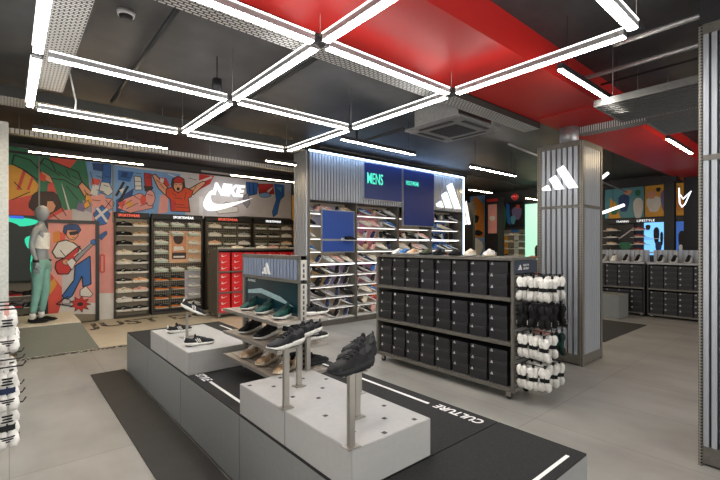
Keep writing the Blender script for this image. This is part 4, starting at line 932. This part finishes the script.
M.poly('n', [(122, 172), (128, 173), (126, 178), (121, 177)]); M.poly('w', [(119, 190), (124, 188), (122, 194)])
M.done('mural panel of striped shoes and blue shapes above the slatted shoe bay', back=(1.69, 2.33, 2.42, 3.32))
M = Mural(YM)       # cheering man
M.poly('l', [(147, 170), (199, 176), (199, 219), (147, 217)]); M.poly('u', [(180, 174), (199, 176), (199, 219), (186, 219)]); M.poly('p', [(160, 196), (168, 192), (168, 212), (158, 214)])
M.poly('r', [(155, 177), (166, 178), (170, 186), (162, 190), (157, 184)]); M.line([(168, 174), (184, 180)], .02, 'w')
M.out('s', [(152, 175), (155, 174), (168, 188), (170, 193), (165, 195), (158, 188)]); M.out('s', [(189, 189), (203, 181), (206, 183), (193, 195)])
M.out('o', [(166, 189), (172, 187), (178, 193), (184, 187), (193, 191), (191, 197), (188, 198), (190, 212), (171, 211), (170, 199), (166, 196)])
M.out('d', [(171, 185), (172, 179), (178, 176), (184, 179), (185, 187), (180, 192), (174, 191)], .012); M.out('s', ell(178, 186, 4.6, 6), .012); M.out('r', [(173, 180), (178, 176), (184, 180), (183, 183), (174, 183)], .01); M.poly('k', ell(178, 189, 1.6, 1.8)); M.line([(175, 184.5), (177, 185)], .012); M.line([(179, 185), (181.5, 184.5)], .012)
M.poly('r', [(171, 200), (176, 201), (175, 211), (171, 211)])
for l in ([(186, 192), (184, 200)], [(176, 207), (188, 208)], [(172, 193), (176, 196)], [(160, 184), (164, 189)], [(196, 186), (193, 191)], [(156, 180), (160, 183)], [(188, 178), (196, 180)]): M.line(l, .012)
M.poly('w', [(160, 178), (164, 179), (163, 183), (160, 182)]); M.line([(174, 198), (182, 199)], .012); M.line([(173, 204), (184, 205)], .012)
M.done('mural panel of a cheering man in an orange shirt', back=(2.42, 2.33, 3.56, 3.32))
M = Mural(YM)       # grey panel behind the lit sign
M.poly('u', [(199, 176), (246, 181), (246, 216), (199, 219)]); M.poly('r', [(199, 174), (214, 176), (210, 184), (199, 190)]); M.line([(199, 182), (212, 177)], .05, 'w'); M.line([(218, 208), (226, 202), (234, 205), (240, 200)], .014); M.out('w', [(216, 210), (224, 205), (238, 207), (238, 212), (218, 214)], .012); M.out('q', [(243, 196), (248, 193), (250, 203), (247, 208), (243, 203)], .012); M.poly('w', [(199, 196), (203, 197), (203, 216), (199, 218)])
M.done('pale grey mural panel behind the lit letters', back=(3.57, 2.33, 4.72, 3.4))
M = Mural(YM)
M.poly('u', [(246, 183), (286, 184), (286, 217), (246, 216)]); M.out('b', [(246, 182), (258, 183), (257, 194), (247, 196)], .014); M.line([(249, 183), (250, 195)], .02); M.line([(253, 183), (254, 195)], .02); M.out('r', [(258, 184), (273, 184), (274, 194), (259, 194)], .014); M.poly('w', [(267, 191), (273, 187), (270, 191), (268, 193)]); M.out('l', ell(265, 195, 6, 2.5), .014); M.out('b', [(274, 184), (284, 185), (284, 196), (280, 200), (277, 214), (273, 217), (272, 212), (276, 200)], .014); M.out('t', [(276, 187), (282, 187), (281, 193)], .01)
M.done('mural panel with a red cap and blue arm beside the corrugated wall', back=(4.73, 2.33, 6.08, 3.42))
MB().box(-2.3, YM - .03, 3.30, 6.6, YM - .006, 3.345).build('trim_mural_rail', M_dark)['kind'] = 'structure'
for x in (.44, 1.685): o = struct(MB().box(x - .012, YM - .035, 2.05, x + .012, YM - .03 + .002, 3.3).build('trim_wall_rail', M_perf))

# framed guitarist poster standing proud of the wall
t = thing('framed_guitarist_poster', 'black-framed poster of a guitarist in sunglasses standing behind the mannequin', 'poster', (0, 0, 0)); YG = 9.92
gx0, gx1, gz0, gz1 = PY(44, 246, YG).x, PY(99, 246, YG).x, .03, 2.06
MB().box(gx0, YG - .05, gz1 - .06, gx1, YG + .19, gz1).box(gx0, YG - .05, gz0, gx0 + .06, YG + .19, gz1 - .06).box(gx1 - .06, YG - .05, gz0, gx1, YG + .19, gz1 - .06).build('frame', M_dark, t)
MB().box(gx0 + .06, YG, gz0, gx1 - .06, YG + .02, gz0 + .18).build('lower_board', M_bayback, t)
M = Mural(YG); M.poly('p', [(45, 228), (96, 229), (96, 312), (45, 312)]); M.poly('c', [(48, 270), (64, 290), (64, 320), (48, 320)]); M.poly('u', [(62, 276), (74, 262), (74, 300), (62, 304)]); M.poly('y', [(48, 285), (54, 278), (57, 284), (50, 295)]); M.poly('w', [(62, 300), (96, 303), (96, 314), (58, 314)])
M.poly('a', [(53, 232), (60, 231), (60, 242), (53, 243)]); M.poly('c', [(60, 232), (66, 234), (64, 242), (60, 241)])
M.out('b', [(75, 266), (90, 256), (91, 284), (83, 287), (82, 276), (72, 296), (66, 300), (62, 296), (74, 280)]); M.out('w', [(80, 290), (86, 286), (93, 294), (90, 297), (80, 296)], .012); M.out('u', [(62, 298), (70, 300), (70, 304), (62, 304)], .012)
M.out('w', [(58, 242), (66, 240), (74, 243), (80, 248), (84, 254), (76, 262), (64, 258), (56, 258), (52, 252)]); M.line([(60, 250), (65, 256)], .014); M.poly('s', [(70, 238), (76, 238), (76, 242), (70, 242)])
M.out('s', [(66, 229), (77, 229), (78, 236), (74, 240), (69, 239), (66, 235)], .012); M.out('n', [(63, 232), (64, 226), (70, 224), (78, 225), (81, 230), (78, 234), (77, 230), (67, 230), (66, 235)], .012); M.out('k', [(69, 232), (77, 231), (77, 234), (74, 235), (70, 235)], .006); M.line([(72, 238), (75, 237.5)], .01)
M.out('r', [(56, 262), (64, 258), (76, 248), (80, 246), (78, 252), (76, 262), (68, 274), (58, 274), (55, 268)]); M.out('q', [(74, 258), (92, 242), (94, 244), (76, 262)], .012); M.line([(74, 256), (92, 241)], .012, 'w'); M.out('s', ell(66, 262, 4, 3), .012); M.out('b', ell(94, 242, 3.5, 2.6), .01)
M.out('w', [(66, 262), (72, 258), (76, 262), (72, 270)], .01)
st = []
for i in range(18):
    a = PI * i / 9; r = 11 if i % 2 == 0 else 6; st.append((80 + r * math.cos(a), 304 + r * .75 * math.sin(a)))
M.out('r', st, .01); M.poly('k', ell(80, 304, 3, 2)); M.line([(68, 296), (56, 304), (72, 306)], .02)
po = M.done(None, 'picture'); del po['category']; po.parent = t
MB().box(gx0 + .06, YG + .001, gz0 + .18, gx1 - .06, YG + .02, gz1 - .06).build('board', PM[PI_['p']], t)

# ================================================================== SOCK RACK AT THE PICTURE EDGE
t = thing('sock_rack', 'sock rack at the picture edge with dark hooks and striped socks', 'rack', (-.29, 2.75, 0))
MB().box(-.02, -.5, .06, .0, .5, 1.5).build('perforated_panel', M_perf, t); MB().box(-.3, -.5, 0, .05, -.46, .06).box(-.3, .46, 0, .05, .5, .06).box(-.3, -.46, 0, -.26, .46, .06).build('base', M_dark, t)
for ri, z in enumerate((1.25, .975, .80)):
    for c in range(3):
        y = .16 - c * .17
        hook_bar(t, 0, y, z, .34, 1, 0)
        for k in range(2):
            sock(f'striped sock pack, {("upper", "middle", "lower")[ri]} row of edge rack, {("first", "second", "third")[c]} hook from the mural side, {("inner", "outer")[k]}', (-.29 + .16 + k * .12, 2.75 + y, z - .035), .5 - .2 * c, 'striped sock packs on the edge rack', ('white', ('white', 'navy', 'charcoal')[ri], 'black', 'pink' if k and ri == 0 else 'white'), .74)

# ================================================================== FAR END OF THE SHOP
XB = 13.52
def wall_panel(name, label, cat, px0, px1, z0, z1, X, mats, shapes=(), dep=.06):
    a, b = PX(px0, 246, X), PX(px1, 246, X); w = a.y - b.y; t = thing(name, label, cat, (X, a.y, 0), R9)
    MB().box(0, 0, z0, w, dep, z1, bev=.004).build('panel', mats[0], t)
    if shapes:
        mb = MB()
        for i, (mi, pts) in enumerate(shapes): mb.prism([(x * w, z0 + z * (z1 - z0)) for x, z in pts], -.003 - i * .002, -.0015 - i * .002, mi=mi)
        mb.build('print', mats[1:], t)
    return t
C_ = lambda *k: [PM[PI_[i]] for i in k]
def bl(cx, cz, rx, rz, ph=0, n=12): return blob(cx, cz, rx, rz, n, ph, .15)
wall_panel('mural_panel', 'tall orange and violet figure panel beside the lit edge of the shoe wall', 'mural', 470, 484, 0, 3.38, 13.0, C_('l', 'a', 'v', 'k', 'w'), [(0, [(0, .55), (1, .55), (1, .9), (.4, 1), (0, .9)]), (1, [(0, 0), (1, 0), (1, .25), (0, .32)]), (2, bl(.4, .75, .25, .05)), (3, bl(.5, .45, .4, .1, 1)), (2, bl(.6, .6, .3, .03, 2)), (1, bl(.3, .12, .2, .1)), (0, bl(.7, .2, .2, .08))])
wall_panel('poster_pillar', 'dark pillar with pink and grey posters at the far end', 'pillar', 487, 498, 0, 3.2, 12.6, [M_dark] + C_('p', 'u', 'r', 'w'), [(0, [(.1, .62), (.9, .62), (.9, .93), (.1, .93)]), (1, [(.1, .2), (.9, .2), (.9, .42), (.1, .42)]), (2, [(0, .96), (1, .96), (1, .99), (0, .99)]), (3, bl(.5, .78, .25, .03))], .4)
wall_panel('mural_panel', 'dark mural of green and blue figures at the far end above small shelves', 'mural', 499, 523, 2.2, 3.1, XB, C_('k', 'g', 'b', 'v', 'c', 't'), [(0, [(0, 0), (.2, 1), (.35, .6), (.25, 0)]), (3, [(0, .0), (.2, .0), (.1, .5)]), (1, [(.3, 1), (.45, .9), (.5, .1), (.35, .2)]), (2, bl(.75, .55, .2, .3)), (4, bl(.6, .3, .1, .2)), (3, bl(.8, .8, .08, .1))])
sc = wall_panel('lit_poster', 'bright mint-green lit poster of a figure behind the ribbed pillar', 'poster', 525, 540, 0, 2.95, 13.2, [mat('mint_lit', srgb('#9fd6bd'), emit=.5)] + C_('s', 'k', 'w', 't'), [(0, bl(.55, .3, .35, .1)), (1, bl(.8, .45, .14, .1)), (2, bl(.4, .08, .3, .06)), (3, bl(.7, .1, .3, .05))])
wall_panel('shoe_display_bay', 'small far shoe bay with yellow and dark shelves', 'shoe display wall', 499, 524, .6, 2.12, XB, [M_bayback] + C_('y', 'k', 'w', 'r', 'b'), [(0, [(.16, .1), (.4, .1), (.36, .9), (.2, .9)]), (2, [(.62, .35), (.8, .35), (.8, .92), (.62, .92)]), (3, [(.5, 0), (1, 0), (1, .18), (.5, .22)]), (4, [(.5, .94), (.8, .94), (.8, 1), (.5, 1)])])
for r in range(4):
    for c in range(5):
        a = PX(500 + 5 * c, 246, XB - .2); u = ('black', 'grey', 'white', 'tan')[(r + c) % 4]
        shoe_far(f'{u} sneaker in the small far bay, {ORD[r+1]} row down, {ORD[c+1]} from the poster pillar', 'court', S_[u], S_['white'], (XB - .1, a.y, 1.92 - r * .24), -PI / 2, 'sneakers in the small far bay')
MB().box(.0, -.5, 0, .12, .15, 2.9).build('sign_wall', M_dark, None, fromd(459.5, 221, 13.2) * Vector((1, 1, 0)))['label'] = 'dark partition carrying the small lit emblem'
bpy.data.objects['sign_wall']['category'] = 'partition'
em = three_bars('lit_bar_emblem', .42, M_logo, None, fromd(459.5, 225, 13.2), (0, 0, -PI / 2), d=.03, h=.75); tag(em, 'small lit three-bar emblem seen past the lit edge of the shoe wall', 'sign')
t = thing('red_display_unit', 'red and white display unit at the far end behind the black-box gondola', 'display unit', (11.6, 6.5, 0), R9); MB().box(0, 0, 0, 1.5, .5, 1.15).build('body', S_['red'], t); MB().box(-.01, -.01, 1.15, 1.51, .51, 1.19).build('top', M_white, t); MB().box(.1, -.006, .8, .6, 0, 1.05).build('label_panel', M_white, t)
shoe_far('orange sneaker on the red display unit', 'runner', S_['orange'], S_['white'], (11.8, 6.0, 1.19), 2.6, 'sneakers on the red display unit')
shoe_far('white sneaker on the red display unit', 'runner', S_['white'], S_['red'], (11.8, 5.4, 1.19), 2.6, 'sneakers on the red display unit')
# right-hand far wall with mural, header strip, shoes and screens
wall_panel('mural_panel', 'far mural of a footballer in blue and orange beyond the pillar', 'mural', 605, 644, 2.36, 3.22, XB, C_('t', 'y', 'w', 'n', 's', 'g'), [(0, [(.1, 0), (.42, 0), (.3, .5), (.15, .7)]), (5, bl(.25, .25, .1, .15)), (2, bl(.5, .5, .14, .35)), (1, bl(.86, .3, .12, .4)), (4, bl(.85, .8, .07, .12)), (3, bl(.6, .85, .1, .1))])
wall_panel('mural_panel', 'far mural of yellow and violet figures beside the dark column', 'mural', 645, 692, 2.36, 3.22, XB, C_('y', 's', 'w', 'v', 'k', 'b', 'a'), [(1, bl(.2, .4, .16, .3)), (0, bl(.15, .7, .1, .15)), (2, bl(.45, .5, .1, .4)), (5, bl(.8, .4, .2, .3)), (3, bl(.3, .85, .05, .08)), (4, bl(.62, .7, .06, .2))])
hs = wall_panel('header_strip', 'dark header strip with small lit words under the far mural', 'sign', 605, 692, 2.2, 2.34, 13.5, [M_dark])
text('header_word', 'TRAINING', .1, M_hdr, hs, (.3, -.004, 2.23), fitw=.32, fith=.055, depth=.004); text('header_word', 'LIFESTYLE', .1, M_hdr, hs, (.82, -.004, 2.23), fitw=.42, fith=.06, depth=.004); text('header_word', 'KIDS', .1, M_hdr, hs, (1.5, -.004, 2.24), fitw=.2, fith=.055, depth=.004)
wall_panel('wall_screen', 'far dark poster with a pale streak and plants', 'screen', 617, 634, 1.3, 2.17, 13.5, [M_dark] + C_('u', 'g', 'y'), [(0, [(.1, .5), (1, .85), (1, .9), (.1, .54)]), (1, bl(.5, .3, .4, .14)), (2, bl(.5, .12, .3, .05))])
wall_panel('wall_screen', 'far bright blue lit screen of a jumping player', 'screen', 644, 665, 1.3, 2.2, 13.5, [mat('screen_sky', srgb('#6fb2ec'), emit=.62)] + C_('k', 'n', 'w'), [(0, bl(.6, .6, .14, .3)), (0, bl(.2, .85, .12, .1)), (1, bl(.7, .25, .15, .2)), (2, [(.0, .48), (1, .5), (1, .52), (0, .5)]), (0, bl(.85, .5, .07, .25)), (2, [(.3, .05), (.8, .05), (.8, .1), (.3, .1)])])
wall_panel('wall_screen', 'far narrow blue poster just past the dark column', 'screen', 676, 688, 1.2, 2.2, 13.5, [mat('screen_blue2', srgb('#32569c'), emit=.4)] + C_('k', 'w'), [(0, bl(.5, .5, .3, .3)), (1, bl(.4, .3, .15, .1))])
o = MB().box(-.02, -.02, 1.2, .02, .02, 2.35).build('light_tube', M_led, None, fromd(684, 246, 10.6) * Vector((1, 1, 0))) if False else None
q = fromd(681.5, 246, 10.9); o = MB().box(-.02, -.02, 1.2, .02, .02, 2.3).build('upright_light_tube', M_led, None, (q.x, q.y, 0)); tag(o, 'thin upright white light beside the outlined neon sign', 'lamp')
for r in range(4):
    for c in range(2):
        px = (611, 639)[c]; a = PX(px, 246, XB - .2); u = (('tan', 'black')[r % 2], 'red')[c]
        shoe_far(f'{u} sneaker on the far wall {("beside the pillar", "between the two screens")[c]}, {ORD[r+1]} row down', 'runner', S_[u], S_['white'], (XB - .12, a.y, 2.0 - r * .2), -PI / 2, 'sneakers on the far wall')
        o = MB().box(-.11, -.2, -.014, .11, .2, 0).build('shoe_shelf', M_white, None, (XB - .13, a.y, 2.0 - r * .2)); tag(o, f'small white ledge on the far wall {("beside the pillar", "between the two screens")[c]}, {ORD[r+1]} row down', 'shelf', 'ledges on the far wall')
# outlined neon tick on the dark column
t = thing('neon_outline_sign', 'white outlined neon sign on the black column under the red soffit', 'sign', fromd(684, 196, 9.3), 0)
def nb(px, py): return fromd(px, py, 9.3) - fromd(684, 196, 9.3)
MB().tube([nb(*p) for p in ((679, 188), (679.6, 203), (682, 207), (685, 204), (691, 191), (683, 199), (680.5, 195))], .012, 8).build('neon_tube', M_led, t)
MB().tube([nb(679, 188), nb(679, 188) + Vector((.3, .25, .3))], .006, 6).build('bracket', M_dark, t)
for nm, a, b_, d in (('slanted light tube hanging beyond the ribbed pillar, the lower one', (602, 213), (624, 205), 8.5), ('slanted light tube hanging beyond the ribbed pillar, the upper one', (597, 182), (608, 173), 8.5)):
    p, q = fromd(*a, d), fromd(*b_, d); t = thing('slanted_light_tube', nm, 'lamp', p); MB().tube([(0, 0, 0), q - p], .03, 8).build('tube', M_led, t); MB().tube([(q - p) * .5 + Vector((0, 0, .03)), (q - p) * .5 + Vector((0, 0, ZC - (p.z + q.z) / 2))], .004, 5).build('cord', M_black, t)
